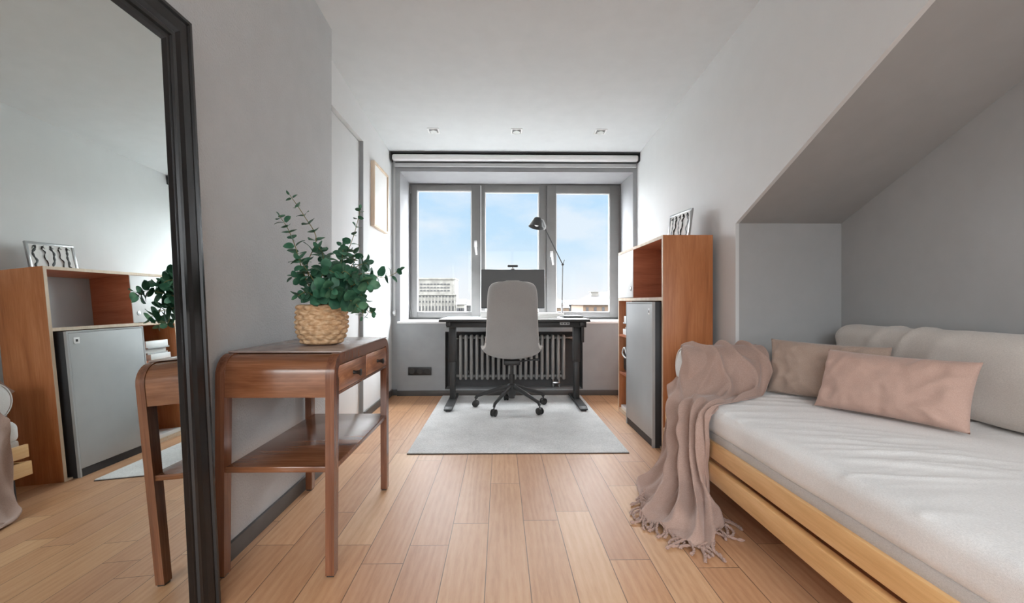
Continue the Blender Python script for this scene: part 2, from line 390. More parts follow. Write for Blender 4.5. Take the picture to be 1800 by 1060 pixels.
# rear of the room, behind the camera: wall with a wide window added for daylight
bm = bmesh.new(); zt = zc(YR)+.02
RX0, RX1, RZ0, RZ1 = -.9, 1.5, .3, 2.3
box(bm, -1.35, RX0, YR-.15, YR, 0, zt); box(bm, RX1, 2.1, YR-.15, YR, 0, zt); box(bm, RX0, RX1, YR-.15, YR, RZ1, zt); box(bm, RX0, RX1, YR-.15, YR, 0, RZ0)
struct('wall_rear', bm, M_wall)
win2 = thing('window_2_added', '', '', (.3, YR-.1, RZ0)); del win2['label']; del win2['category']; win2['kind'] = 'structure'
bm = bmesh.new()
for a, b in ((RX0, RX0+.07), (.265, .335), (RX1-.07, RX1)): box(bm, a, b, YR-.12, YR-.06, RZ0, RZ1, bev=.004)
for a, b in ((RZ0, RZ0+.07), (RZ1-.07, RZ1)): box(bm, RX0+.07, RX1-.07, YR-.119, YR-.061, a, b)
obj('window_frame', bm, M_frame, win2)

# ------------------------------------------------------------------ window
win = thing('window_1', '', '', (.15, YW, OZ0)); del win['label']; del win['category']; win['kind'] = 'structure'
bm = bmesh.new(); y0, y1 = YW, YW+.07
wx0, wx1, wz0, wz1 = OX0, OX1, OZ0, OZ1
box(bm, wx0, wx0+.045, y0, y1, wz0, wz1, bev=.003); box(bm, wx1-.045, wx1, y0, y1, wz0, wz1, bev=.003)
box(bm, wx0, wx1, y0+.001, y1, wz0, wz0+.04, bev=.003); box(bm, wx0, wx1, y0+.001, y1, wz1-.04, wz1, bev=.003)
for xm in (-.216, .50): box(bm, xm-.028, xm+.028, y0+.002, y1, wz0+.03, wz1-.03, bev=.003)
obj('window_frame', bm, M_frame, win)
obj('mullion_cover', B(-.2205, -.2115, YW-.030, YW+.001, OZ0+.03, OZ1-.03, bev=.002), M_white, win, 'pale strip between the left and middle sash')
panes = [(-.973, -.222, -.912, -.318), (-.210, .497, -.172, .42), (.507, 1.292, .607, 1.198)]
for i, (a, b, g0, g1) in enumerate(panes):
    bm = bmesh.new(); ys0, ys1 = (y0-.022, y0+.04) if i != 1 else (y0-.008, y0+.04)
    zb, ztp = wz0+.022, wz1-.022; gz0, gz1 = .812, 2.142-(.012*i)
    box(bm, a, g0, ys0, ys1, zb, ztp, bev=.004); box(bm, g1, b, ys0, ys1, zb, ztp, bev=.004)
    box(bm, g0-.001, g1+.001, ys0+.0005, ys1, zb, gz0, bev=.004); box(bm, g0-.001, g1+.001, ys0+.0005, ys1, gz1, ztp, bev=.004)
    s = obj('sash', bm, M_frame, win)
    bm = bmesh.new(); t = .009
    for q in ((g0, g0+t, gz0, gz1), (g1-t, g1, gz0, gz1)): box(bm, q[0], q[1], ys0+.012, ys0+.03, q[2], q[3])
    for q in ((gz0, gz0+t), (gz1-t, gz1)): box(bm, g0+t, g1-t, ys0+.012, ys0+.03, q[0], q[1])
    obj('glazing_bead', bm, M_white, s)
    obj('glass_pane', B(g0, g1, ys0+.034, ys0+.038, gz0, gz1), M_glass, s)
    if i != 1:
        hx = -.272 if i == 0 else .557; hz = 1.56
        if i == 2: hz = 1.45
        bm = bmesh.new(); box(bm, hx-.015, hx+.015, ys0-.01, ys0, hz-.035, hz+.035, bev=.004)
        box(bm, hx-.009, hx+.009, ys0-.045, ys0-.008, hz-.012, hz+.012, bev=.004)
        tube(bm, [(hx, ys0-.042, hz+.01), (hx+.004, ys0-.046, hz-.06), (hx+.012, ys0-.046, hz-.125)], [.011, .010, .009], 10, squash=(1, .7))
        obj('handle', bm, M_white, s, 'white window handle')
bm = bmesh.new(); 
for z in (2.15, .80): cyl(bm, (1.308, y0-.012, z-.04), (1.308, y0-.012, z+.04), .009, 12); cyl(bm, (-.985, y0-.012, z-.04), (-.985, y0-.012, z+.04), .009, 12)
obj('hinge', bm, M_frame, win)

# blinds at the head of the window
bl = thing('roller_blind', 'white roller blind cassette spanning under the ceiling above the window', 'blind', (.15, 4.46, 2.30))
bm = bmesh.new(); box(bm, -1.058, 1.352, 4.43, 4.49, 2.305, 2.365, bev=.02, seg=4); obj('cassette', bm, M_white, bl)
bm = bmesh.new(); box(bm, -1.07, -1.059, 4.425, 4.50, 2.30, 2.385, bev=.003); box(bm, 1.353, 1.363, 4.425, 4.50, 2.30, 2.385, bev=.003); box(bm, -1.07, 1.363, 4.43, 4.528, 2.374, 2.388); obj('bracket', bm, M_dark, bl)
b2 = thing('roller_blind', 'slim grey blind bar just below the white blind cassette', 'blind', (.15, 4.5, 2.25))
bm = bmesh.new(); box(bm, -1.045, 1.345, 4.478, 4.505, 2.255, 2.292, bev=.008, seg=3); obj('bottom_bar', bm, M_greydoor, b2)
bm = bmesh.new(); box(bm, -1.045, 1.345, 4.506, 4.528, 2.296, 2.303); obj('fabric_edge', bm, M_dark, b2)
bm = bmesh.new(); cyl(bm, (1.29, 4.470, 2.275), (1.315, 4.470, 2.275), .009, 12); obj('clip', bm, M_chrome, b2)
bc = thing('blind_cord', 'thin white blind cord with a round tensioner beside the window at left', 'cord', (-1.045, 4.50, .75))
bm = bmesh.new(); tube(bm, [(-1.052, 4.50, .83), (-1.052, 4.50, 2.31)], .0016, 6); tube(bm, [(-1.042, 4.50, .83), (-1.042, 4.50, 2.31)], .0016, 6); obj('cord', bm, M_paper, bc)
bm = bmesh.new(); box(bm, -1.056, -1.038, 4.488, 4.528, .79, .85, bev=.006); cyl(bm, (-1.047, 4.486, .82), (-1.047, 4.505, .82), .015, 16); obj('tensioner', bm, M_chrome, bc)

# socket plate
sk = thing('power_socket', 'black triple power socket plate low on the grey wall under the window', 'socket', (-.8, YL-.005, .2))
obj('plate', B(-.912, -.682, YL-.01, YL, .203, .282, bev=.003), M_blackpl, sk)
for k in range(3):
    x = -.873+k*.0765; bm = bmesh.new()
    tube(bm, [(x, YL-.0135, .2425), (x, YL-.0098, .2425)], [.026, .027], 20)
    s_ = obj('socket', bm, M_dmetal, sk)
    bm = bmesh.new(); 
    for q in (-.008, .008): cyl(bm, (x+q, YL-.0145, .2425), (x+q, YL-.0136, .2425), .003, 8)
    obj('pin_hole', bm, M_dark, s_)

# radiator in the niche
rad = thing('radiator', 'grey column radiator set in the dark niche under the window', 'radiator', (.115, YL+.09, .12))
n_sec = 20; rx0, rx1 = -.4, .632
for k in range(n_sec):
    x = rx0+(rx1-rx0)*k/(n_sec-1)
    if k == 0:
        bm = bmesh.new()
        for yy in (YL+.045, YL+.085, YL+.125):
            tube(bm, [(x, yy, .150), (x, yy, .158), (x, yy, .585), (x, yy, .594)], [.009, .0155, .0155, .009], 12)
        box(bm, x-.013, x+.013, YL+.04, YL+.13, .163, .195, bev=.01); box(bm, x-.013, x+.013, YL+.04, YL+.13, .55, .582, bev=.01)
        sec = obj('radiator_section', bm, M_rad, rad)
    else:
        s_ = sec.copy(); C.objects.link(s_); s_.location = sec.location+Vector((x-rx0, 0, 0))
bm = bmesh.new()
for z in (.179, .566): cyl(bm, (rx0-.02, YL+.085, z), (rx1+.02, YL+.085, z), .014, 14)
obj('header_pipe', bm, M_rad, rad)
bm = bmesh.new(); cyl(bm, (rx1+.02, YL+.085, .566), (rx1+.075, YL+.085, .566), .012); cyl(bm, (rx1+.06, YL+.085, .566), (rx1+.1, YL+.085, .566), .019, 16)
obj('valve', bm, M_chrome, rad, 'steel radiator valve')
bm = bmesh.new(); box(bm, .52, .60, YL+.06, YL+.10, .095, .125, bev=.008); 
for xx in (.53, .59): tube(bm, [(xx, YL+.08, .15), (xx, YL+.08, .064)], .009, 10); cyl(bm, (xx, YL+.08, .085), (xx, YL+.08, .105), .015, 6)
obj('valve', bm, M_chrome, rad, 'lower steel pipe valve')
for z in (.179, .566):
    bm = bmesh.new(); cyl(bm, (rx0-.045, YL+.085, z), (rx0-.018, YL+.085, z), .017, 6); obj('end_plug', bm, M_chrome, rad)
for xx in (-.35, .59):
    bm = bmesh.new(); box(bm, xx-.012+.0258, xx+.012+.0258-.014, YL+.13, YL+.19, .2, .22); obj('wall_bracket', bm, M_rad, rad)

# ceiling spots
sp = None
labs = ['square recessed ceiling spot nearest the left wall', 'square recessed ceiling spot, middle one of the row of three', 'square recessed ceiling spot nearest the right wall']
for k, x in enumerate((-.583, .139, .873)):
    if k == 0:
        y = 3.97; z = zc(y)
        tilt = Matrix.Translation((x, y, z)) @ Matrix.Rotation(-math.atan(.060), 4, 'X')
        sp = thing('ceiling_spot', labs[0], 'ceiling light', (x, y, z-.012), 'recessed ceiling spots')
        bm = bmesh.new(); h = .05
        for q in ((-h, h, -h, -h+.012), (-h, h, h-.012, h), (-h, -h+.012, -h+.012, h-.012), (h-.012, h, -h+.012, h-.012)): box(bm, *q, -.006, .0, bev=.001, mtx=tilt)
        obj('trim_ring', bm, M_white, sp)
        bm = bmesh.new(); box(bm, -h+.012, h-.012, -h+.012, h-.012, -.003, -.0004, mtx=tilt); obj('housing', bm, M_frame, sp)
        bm = bmesh.new(); t = bmesh.new(); lathe(t, [(.03, -.014), (.034, -.002)], 0, 0, 24); merge(bm, t, tilt); obj('lamp', bm, M_chrome, sp)
    else: dup(sp, (x+.583, 0, 0), labs[k])

# framed print on the left wall
fr = thing('picture_frame', 'pale wooden frame with blank white print on the left wall near the window', 'picture', (XL+.015, 4.03, 1.56))
bm = bmesh.new(); ya, yb, za, zb = 3.80, 4.27, 1.56, 2.105; t = .018
box(bm, XL, XL+.034, ya, ya+t, za, zb, bev=.001); box(bm, XL, XL+.034, yb-t, yb, za, zb, bev=.001)
box(bm, XL, XL+.034, ya+t, yb-t, za, za+t, bev=.001); box(bm, XL, XL+.034, ya+t, yb-t, zb-t, zb, bev=.001)
obj('frame', bm, M_pale, fr); obj('print', B(XL, XL+.022, ya+t, yb-t, za+t, zb-t), M_paper, fr)

# ------------------------------------------------------------------ leaning floor mirror
mr = thing('floor_mirror', 'large floor mirror with stepped black frame leaning on the left wall', 'mirror', (-.90, 1.0, 0))
bx, tx, zt_ = -.843, -.932, 1.768      # front face of the frame at bottom and at top
my0, my1 = .48, 1.387
L = math.hypot(tx-bx, zt_); ang = math.atan2(bx-tx, zt_)
MM = Matrix.Translation((bx, my1, 0)) @ Matrix.Rotation(-.010, 4, 'Z') @ Matrix.Translation((0, -my1, 0)) @ Matrix.Rotation(-ang, 4, 'Y')     # local z runs up the leaning plane, local x is its normal
fw = .105
prof = [(0, -.024), (0, 0), (.010, .001), (.014, -.005), (.022, -.005), (.026, .0), (.05, -.003), (.062, -.010), (.066, -.006), (.078, -.006), (.082, -.012), (.094, -.012), (fw, -.018), (fw, -.022)]
def frame_bar(bm, pts):     # pts: outer corner (y,z) sequence; mitred frame with profile
    n = len(pts); rings = []
    cy = sum(p[0] for p in pts)/n; cz = sum(p[1] for p in pts)/n
    for (py, pz) in pts:
        sy = 1 if py < cy else -1; sz = 1 if pz < cz else -1
        rings.append([bm.verts.new((d, py+sy*o, pz+sz*o*(.76 if sz > 0 else 1))) for o, d in prof])
    m = len(prof)
    for i in range(n):
        a, b = rings[i], rings[(i+1) % n]
        for k in range(m-1): bm.faces.new((a[k], b[k], b[k+1], a[k+1]))
        bm.faces.new((a[m-1], b[m-1], b[0], a[0]))
t = bmesh.new(); frame_bar(t, [(my0, .002), (my1, .002), (my1, L), (my0, L)]); bm = bmesh.new(); merge(bm, t, MM); fo = obj('frame', bm, M_black, mr, smooth=20)
bm = bmesh.new(); box(bm, -.0195, -.0185, my0+fw-.004, my1-fw+.004, fw*.76-.002, L-fw+.004, mtx=MM); obj('mirror_glass', bm, M_mirror, mr)
bm = bmesh.new(); box(bm, -.026, -.0222, my0+.02, my1-.02, .03, L-.02, mtx=MM); obj('back_board', bm, M_dmetal, mr)

# ------------------------------------------------------------------ console table
ct = thing('console_table', 'glossy walnut console table with two drawers and a lower shelf by the left wall', 'table', (-.765, 1.92, 0))
tx0, tx1, ty0, ty1, tz = -.957, -.560, 1.540, 2.285, .750
rr = .07; ft = .03
def side_frame(x0, x1):
    bm = bmesh.new(); lg = .046; ap = .035
    out_ = [(ty0, 0), (ty0, tz-rr)]+arc(ty0+rr, tz-rr, rr, 180, 90, 8)[1:]+arc(ty1-rr, tz-rr, rr, 90, 0, 8)+[(ty1, 0), (ty1-lg+.012, 0), (ty1-lg, tz-.145), (ty1-lg, tz-ap), (ty0+lg, tz-ap), (ty0+lg, tz-.145), (ty0+lg-.012, 0)]
    # build as quads: legs and top rail separately so the inverted U stays clean
    t = bmesh.new()
    outer = [(ty0, .006), (ty0, tz-rr-.02)]+arc(ty0+rr, tz-rr, rr, 180, 90, 8)+arc(ty1-rr, tz-rr, rr, 90, 0, 8)+[(ty1, tz-rr-.02), (ty1, .006)]
    inner = [(ty0+.036, .006), (ty0+lg, tz-rr-.02)]+arc(ty0+rr, tz-rr, rr-.036, 180, 90, 8)+arc(ty1-rr, tz-rr, rr-.036, 90, 0, 8)+[(ty1-lg, tz-rr-.02), (ty1-.036, .006)]
    A = [[t.verts.new((x, p[0], p[1])) for p in poly] for x in (x0, x1) for poly in (outer, inner)]
    o0, i0, o1, i1 = A; n = len(outer)
    for k in range(n-1):
        t.faces.new((o0[k], o0[k+1], i0[k+1], i0[k])); t.faces.new((o1[k], i1[k], i1[k+1], o1[k+1]))
        t.faces.new((o0[k], o1[k], o1[k+1], o0[k+1])); t.faces.new((i0[k], i0[k+1], i1[k+1], i1[k]))
    t.faces.new((o0[0], i0[0], i1[0], o1[0])); t.faces.new((o0[-1], o1[-1], i1[-1], i0[-1]))
    bmesh.ops.recalc_face_normals(t, faces=t.faces[:]); merge(bm, t); return bm
fs = obj('side_frame', side_frame(tx1-ft, tx1), M_walnutv, ct); bs = obj('side_frame', side_frame(tx0, tx0+ft), M_walnutv, ct)
# curved end panels and top deck between the frames
az = .606; th = .018
for s, yb_, nm in ((1, ty0, 'end_panel'), (-1, ty1, 'end_panel')):
    e = .003
    outer = [(yb_+s*e, az), (yb_+s*e, tz-rr)]+[(yb_+s*(rr-(rr-e)*math.cos(R(a))), tz-rr+(rr-e)*math.sin(R(a))) for a in range(10, 91, 10)]+[(yb_+s*.16, tz-e)]
    inner = [(yb_+s*(e+th), az), (yb_+s*(e+th), tz-rr)]+[(yb_+s*(rr-(rr-e-th)*math.cos(R(a))), tz-rr+(rr-e-th)*math.sin(R(a))) for a in range(10, 91, 10)]+[(yb_+s*.16, tz-e-th)]
    bm = bmesh.new(); t = bmesh.new(); n = len(outer)
    Q = [[t.verts.new((x, p[0], p[1])) for p in poly] for x in (tx0+ft, tx1-ft) for poly in (outer, inner)]
    for k in range(n-1):
        t.faces.new((Q[0][k], Q[0][k+1], Q[1][k+1], Q[1][k])); t.faces.new((Q[2][k], Q[3][k], Q[3][k+1], Q[2][k+1]))
        t.faces.new((Q[0][k], Q[2][k], Q[2][k+1], Q[0][k+1])); t.faces.new((Q[1][k], Q[1][k+1], Q[3][k+1], Q[3][k]))
    t.faces.new((Q[0][0], Q[1][0], Q[3][0], Q[2][0])); t.faces.new((Q[0][-1], Q[2][-1], Q[3][-1], Q[1][-1]))
    bmesh.ops.recalc_face_normals(t, faces=t.faces[:]); merge(bm, t); obj(nm, bm, M_walnut, ct)
obj('top_deck', B(tx0+ft, tx1-ft, ty0+.16, ty1-.16, tz-.022, tz-.003), M_walnut, ct)
obj('tabletop', B(tx0+.004, tx1+.002, ty0+rr-.004, ty1-rr+.02, tz+.0004, tz+.0065, bev=.0015), M_ttop, ct, 'thin grey-brown polished top sheet')
# front apron, drawers
bm = bmesh.new(); box(bm, tx1-.022, tx1-.004, ty0+.04, ty1-.04, .709, tz-.03); box(bm, tx1-.022, tx1-.002, ty0+.04, ty1-.04, az, az+.010, bev=.002)
box(bm, tx1-.022, tx1-.004, (ty0+ty1)/2-.004, (ty0+ty1)/2+.004, az+.01, .709)
obj('front_apron', bm, M_walnutv, ct); obj('back_panel', B(tx0+.006, tx0+.02, ty0+.04, ty1-.04, az, tz-.03), M_walnut, ct)
ym = (ty0+ty1)/2; knobs = []
for a, b in ((ty0+.047, ym-.006), (ym+.006, ty1-.047)):
    d = obj('drawer', B(tx1-.020, tx1-.0015, a, b, az+.012, .707, bev=.0015), M_burl, ct)
    yk, zk = (a+b)/2, .66; bm = bmesh.new()
    tube(bm, [(tx1-.002, yk, zk), (tx1+.008, yk, zk), (tx1+.020, yk, zk), (tx1+.026, yk, zk), (tx1+.029, yk, zk)], [.008, .0055, .009, .014, .009], 16)
    obj('knob', bm, M_blackpl, d, 'small black flared knob')
bm = bmesh.new(); box(bm, tx0+ft-.001, tx1-.004, ty0+.006, ty1-.006, .352, .372, bev=.003); obj('shelf', bm, M_walnut, ct)
for x0, x1 in ((tx0+.003, tx0+ft-.003), (tx1-ft+.003, tx1-.003)):
    for ya in (ty0+.004, ty1-.034): obj('foot_glide', B(x0, x1, ya, ya+.028, 0, .006), M_blackpl, ct)

# ------------------------------------------------------------------ plant in a woven basket
random.seed(7)
PX, PY, PZ = -.722, 1.853, .7568
pl = thing('potted_eucalyptus', 'eucalyptus branches in a round woven basket on the console table', 'plant', (PX, PY, PZ))
def basket(u, v):
    rows = 8; z = .158*v; rb = .074+.024*math.sin(PI*min(1, v*.95+.08)**.8)*1.0
    rb = .066+.029*math.sin(PI/2*min(1, (v+.05)/.55))-.004*max(0, v-.6)/.4
    row = min(int(v*rows), rows-1); f = v*rows-row; th_ = 2*PI*u
    d = .0095*(math.sin(PI*f)**.6)*(.5+.5*math.cos(12*th_+PI*row))
    r = rb+d
    if v < .04: r -= .012*(1-v/.04)
    return Vector((PX+r*math.cos(th_), PY+r*math.sin(th_), PZ+.002+z))
bm = bmesh.new(); V = grid(bm, basket, 182, 90, True)
rim = [v_[-1] for v_ in V]; inn = [bm.verts.new((PX+(v.co.x-PX)*.9, PY+(v.co.y-PY)*.9, v.co.z+.001)) for v in rim]; lo_ = [bm.verts.new((PX+(v.co.x-PX)*.88, PY+(v.co.y-PY)*.88, PZ+.115)) for v in rim]
n = len(rim)
for k in range(n):
    bm.faces.new((rim[k], rim[(k+1) % n], inn[(k+1) % n], inn[k])); bm.faces.new((inn[k], inn[(k+1) % n], lo_[(k+1) % n], lo_[k]))
bm.faces.new([v_[0] for v_ in V][::-1]); obj('basket', bm, M_wick, pl, 'tan woven basket', smooth=60)
M_soil = m_plain('dark soil', (52, 42, 34), .95, bump=(90, .6, .006))
bm = bmesh.new(); lathe(bm, [(.0785, PZ+.105), (.0785, PZ+.122), (.05, PZ+.127)], PX, PY, 40); obj('soil', bm, M_soil, pl)
psi = math.atan(12/800)
def at(x, y, Y):
    u = (x-892)/800; a = math.sin(psi)+u*math.cos(psi); b = math.cos(psi)-u*math.sin(psi); k = Y/b
    return Vector((k*a, Y, EYE+k*(530-y)/800))
def add_leaf(bm, base, d, size, wid=.95, nrm=None):
    d = d.normalized(); nrm = nrm or Vector((random.gauss(0, 1), random.gauss(0, 1), random.gauss(0, 1)))
    a = d.cross(nrm)
    if a.length < 1e-3: a = d.cross(Vector((1, .3, .2)))
    a.normalize(); c = a.cross(d).normalized()
    rows = 6; prev = None
    for i in range(rows+1):
        t = i/rows; wv = math.sin(PI*min(1, .02+t*.98)**.85)**.5*size*.5*wid if 0 < i < rows else size*.02
        ctr = base+d*(t*size)+c*(.10*size*math.sin(PI*t))
        row = [bm.verts.new(ctr+a*wv*q+c*(.05*size*abs(q))) for q in (-1, 0, 1)]
        if prev:
            for q in (0, 1): bm.faces.new((prev[q], prev[q+1], row[q+1], row[q]))
        prev = row
base0 = Vector((PX, PY, PZ+.12))
# branches: control pixels (x, y, depth), leaf size at base and tip
BR = [([(558, 540, 1.86), (540, 470, 1.85), (556, 420, 1.83), (535, 380, 1.80), (509, 342, 1.78)], .052, .024, 9),
      ([(555, 540, 1.84), (530, 470, 1.80), (518, 430, 1.76), (505, 400, 1.74), (491, 380, 1.72)], .050, .024, 9),
      ([(575, 540, 1.88), (590, 480, 1.93), (612, 440, 1.98), (626, 400, 2.0), (633, 366, 2.02)], .050, .024, 9),
      ([(580, 540, 1.84), (610, 495, 1.82), (640, 480, 1.82), (675, 488, 1.84), (702, 476, 1.86)], .061, .034, 9),
      ([(585, 540, 1.82), (610, 500, 1.78), (630, 510, 1.74), (640, 535, 1.73), (636, 556, 1.72)], .050, .024, 9),
      ([(565, 538, 1.82), (555, 500, 1.78), (536, 470, 1.74), (525, 455, 1.72)], .052, .034, 8),
      ([(570, 538, 1.86), (570, 490, 1.84), (568, 450, 1.80), (560, 435, 1.78)], .061, .036, 9),
      ([(575, 538, 1.86), (590, 490, 1.80), (600, 460, 1.78), (603, 440, 1.76)], .061, .034, 9),
      ([(580, 538, 1.84), (600, 500, 1.80), (625, 470, 1.80), (645, 462, 1.80)], .061, .036, 9),
      ([(580, 538, 1.82), (615, 505, 1.74), (640, 492, 1.70), (648, 500, 1.68)], .061, .038, 9),
      ([(582, 538, 1.80), (600, 525, 1.74), (620, 530, 1.70), (630, 540, 1.68)], .061, .036, 8),
      ([(558, 538, 1.80), (550, 520, 1.76), (538, 513, 1.73), (524, 520, 1.71)], .052, .034, 5),
      ([(565, 538, 1.80), (565, 515, 1.74), (575, 505, 1.70), (585, 510, 1.68)], .058, .042, 7),
      ([(562, 538, 1.82), (548, 495, 1.84), (528, 490, 1.86), (512, 486, 1.88)], .046, .030, 7),
      ([(575, 538, 1.90), (585, 500, 1.98), (580, 470, 2.03), (572, 455, 2.05)], .061, .036, 8),
      ([(580, 538, 1.90), (610, 480, 1.98), (625, 450, 2.02), (600, 430, 2.04)], .052, .034, 8),
      ([(588, 536, 1.80), (622, 520, 1.76), (648, 548, 1.78), (655, 548, 1.79)], .046, .020, 7),
      ([(568, 538, 1.84), (560, 505, 1.80), (572, 475, 1.75), (588, 480, 1.71)], .058, .042, 8),
      ([(572, 538, 1.84), (590, 515, 1.78), (602, 478, 1.72), (618, 486, 1.70)], .058, .040, 9),
      ([(570, 538, 1.85), (575, 500, 1.84), (590, 470, 1.86), (612, 476, 1.88)], .061, .040, 9)]
for pts, s0, s1, nn in BR:
    P = [base0+Vector((random.uniform(-.02, .02), random.uniform(-.02, .02), 0))]+[at(*p) for p in pts]
    if P[1].z < PZ+.16: P[1] = Vector((max(min(P[1].x, PX+.05), PX-.05), max(min(P[1].y, PY+.05), PY-.05), PZ+.17))
    samp = [catmull(P, i/24) for i in range(25)]
    bm = bmesh.new(); tube(bm, samp, [.0026-.0016*i/24 for i in range(25)], 6)
    br = obj('branch', bm, M_stem, pl)
    bm = bmesh.new(); a0 = random.uniform(0, PI)
    for k in range(nn):
        t = .34+.66*(k+.3)/nn; p = catmull(P, t); d = (catmull(P, min(1, t+.02))-catmull(P, t-.02)).normalized()
        sz = (s0+(s1-s0)*((t-.34)/.66))*random.uniform(.85, 1.1)
        s_ = d.cross(Vector((0, 0, 1)))
        if s_.length < .1: s_ = Vector((1, 0, 0))
        s_.normalize(); s_ = Matrix.Rotation(a0+k*PI/2+random.uniform(-.3, .3), 3, d) @ s_
        for sg in (1, -1):
            dd = (s_*sg+d*random.uniform(.15, .5)+Vector((0, 0, -.1)))
            add_leaf(bm, p+s_*sg*.003, dd, sz, random.uniform(.8, 1.0), d+Vector((random.gauss(0, .3), random.gauss(0, .3), random.gauss(0, .3))))
    add_leaf(bm, P[-1], d, s1*.8, .7)
    obj('leaves', bm, M_leaf, br, smooth=80)

# ------------------------------------------------------------------ rug
rg = thing('rug', 'flat grey wool rug under the desk and office chair', 'rug', (.108, 3.6, 0))
obj('pile', B(-.568, .785, 2.776, 4.46, .0035, .011, bev=.003), M_rug, rg)
bm = bmesh.new(); box(bm, -.570, .787, 2.772, 4.461, 0, .0042); obj('binding', bm, M_rugedge, rg, 'dark brown bound edge')
RZ = .011

# ------------------------------------------------------------------ sit-stand desk
dk = thing('standing_desk', 'dark metal standing desk with sky-whitened top in front of the window', 'desk', (.12, 4.14, RZ))
dz = .782
obj('tabletop', B(-.517, .753, 3.80, 4.40, dz-.024, dz-.0045, bev=.002), M_dmetal, dk)
obj('desk_surface', B(-.5165, .7525, 3.8005, 4.3995, dz-.0045, dz, bev=.0015), M_white, dk, 'smooth top surface, whitened as by sky reflection')  # white colour stands in for the sky's grazing reflection
bm = bmesh.new(); box(bm, -.46, .73, 3.86, 3.90, dz-.072, dz-.0245, bev=.003); box(bm, -.46, .73, 4.28, 4.32, dz-.072, dz-.0245, bev=.003)
for x in (-.44, .69): box(bm, x-.02, x+.02, 3.83, 4.36, dz-.06, dz-.0245, bev=.003)
obj('support_frame', bm, M_dmetal, dk)
for x in (-.438, .695):
    bm = bmesh.new(); box(bm, x-.030, x+.030, 4.13, 4.21, .38, dz-.06, bev=.004); box(bm, x-.024, x+.024, 4.136, 4.204, .035+RZ, .42, bev=.004)
    obj('leg', bm, M_dmetal, dk)
    bm = bmesh.new(); t = [(3.785, .012), (3.785, .022), (3.83, .036), (4.40, .036), (4.44, .022), (4.44, .012)]
    prism(bm, [(a, b+RZ) for a, b in t], 'X', x-.034, x+.034, bev=.002)
    for y in (3.80, 4.415): box(bm, x-.02, x+.02, y, y+.02, RZ-.0005, RZ+.013)
    obj('foot', bm, M_dmetal, dk)
bm = bmesh.new(); box(bm, .50, .585, 3.835, 3.865, dz-.05, dz-.0245, bev=.005); cp = obj('control_panel', bm, M_greydoor, dk, 'grey up and down switch box')
for q in (.518, .543, .568):
    bm = bmesh.new(); cyl(bm, (q, 3.832, dz-.038), (q, 3.8355, dz-.038), .006, 12); obj('button', bm, M_blackpl, cp)
bm = bmesh.new(); box(bm, .728, .755, 4.10, 4.24, .56, dz-.0245, bev=.004); obj('control_box', bm, M_dmetal, dk)

# things on the desk
mn = thing('monitor', 'wide dark computer monitor on the desk before the middle window', 'monitor', (.117, 4.33, dz))
bm = bmesh.new(); box(bm, -.185, .419, 4.32, 4.352, .862, 1.236, bev=.006); obj('screen_housing', bm, M_blackpl, mn)
obj('screen', B(-.178, .412, 4.3185, 4.3205, .878, 1.229), M_screen, mn)
bm = bmesh.new(); box(bm, .087, .147, 4.351, 4.375, .80, 1.02, bev=.005); obj('stand_neck', bm, M_dmetal, mn)
bm = bmesh.new(); box(bm, .0, .234, 4.25, 4.385, dz, dz+.019, bev=.005); obj('stand_base', bm, M_dmetal, mn)
wc = thing('webcam', 'small black webcam clipped on the top edge of the monitor', 'camera', (.117, 4.33, 1.236))
bm = bmesh.new(); box(bm, .065, .165, 4.315, 4.345, 1.256, 1.278, bev=.009, seg=3); obj('body', bm, M_blackpl, wc)
bm = bmesh.new(); box(bm, .097, .133, 4.318, 4.358, 1.2362, 1.246, bev=.004); cyl(bm, (.115, 4.33, 1.244), (.115, 4.33, 1.258), .009, 12); obj('clip', bm, M_chrome, wc)
bm = bmesh.new(); box(bm, -.185, -.11, 4.17, 4.30, dz, dz+.058, bev=.004); tag(obj('paper_box', bm, M_paper), 'small white box on the desk under the left end of the monitor', 'box')
random.seed(3)
for k in range(2):
    bm = bmesh.new(); m = Matrix.Translation((.40+.03*k, 4.12, dz+.0005+k*.022)) @ Matrix.Rotation(R(-6+14*k), 4, 'Z')
    box(bm, -.11, .11, -.15, .15, 0, .021, bev=.002, mtx=m)
    tag(obj('paper_stack', bm, M_paper), ['lower white paper stack on the desk, right of the chair', 'upper white paper stack on the desk, right of the chair'][k], 'papers', 'white paper stacks on the desk')
lt = thing('laptop', 'closed dark laptop lying flat at the right end of the desk', 'laptop', (.65, 4.22, dz))
obj('base_shell', B(.57, .745, 4.08, 4.37, dz+.001, dz+.010, bev=.003), M_blackpl, lt); obj('lid', B(.57, .745, 4.08, 4.37, dz+.0105, dz+.017, bev=.003), M_dmetal, lt)
# architect lamp
lp = thing('desk_lamp', 'grey metal architect desk lamp with conical shade in front of the window', 'lamp', (.53, 4.33, dz))
ly = 4.375; lx = at(988, 548, 4.375).x
bm = bmesh.new(); lathe(bm, [(.024, dz+.0005), (.024, dz+.006), (.02, dz+.010), (.012, dz+.014)], lx, ly, 28); obj('base', bm, M_dmetal, lp)
bm = bmesh.new(); cyl(bm, (lx, ly, dz+.012), (lx, ly, dz+.10), .010, 14); cyl(bm, (lx, ly, dz+.10), (lx, ly, dz+.135), .015, 14, .008); obj('clamp_column', bm, M_chrome, lp)
J = at(989, 465, ly); J0 = Vector((lx, ly, dz+.13)); T = at(958, 402, ly-.05)
bm = bmesh.new(); 
for q in (-.006, .006): tube(bm, [J0+Vector((0, q, 0)), J+Vector((0, q, 0))], .0042, 8)
obj('lower_arm', bm, M_dmetal, lp)
bm = bmesh.new(); dJ = (T-J).normalized()
for q in (-.006, .006): tube(bm, [J-dJ*.0+Vector((0, q, 0)), T+Vector((0, q, 0))], .0042, 8)
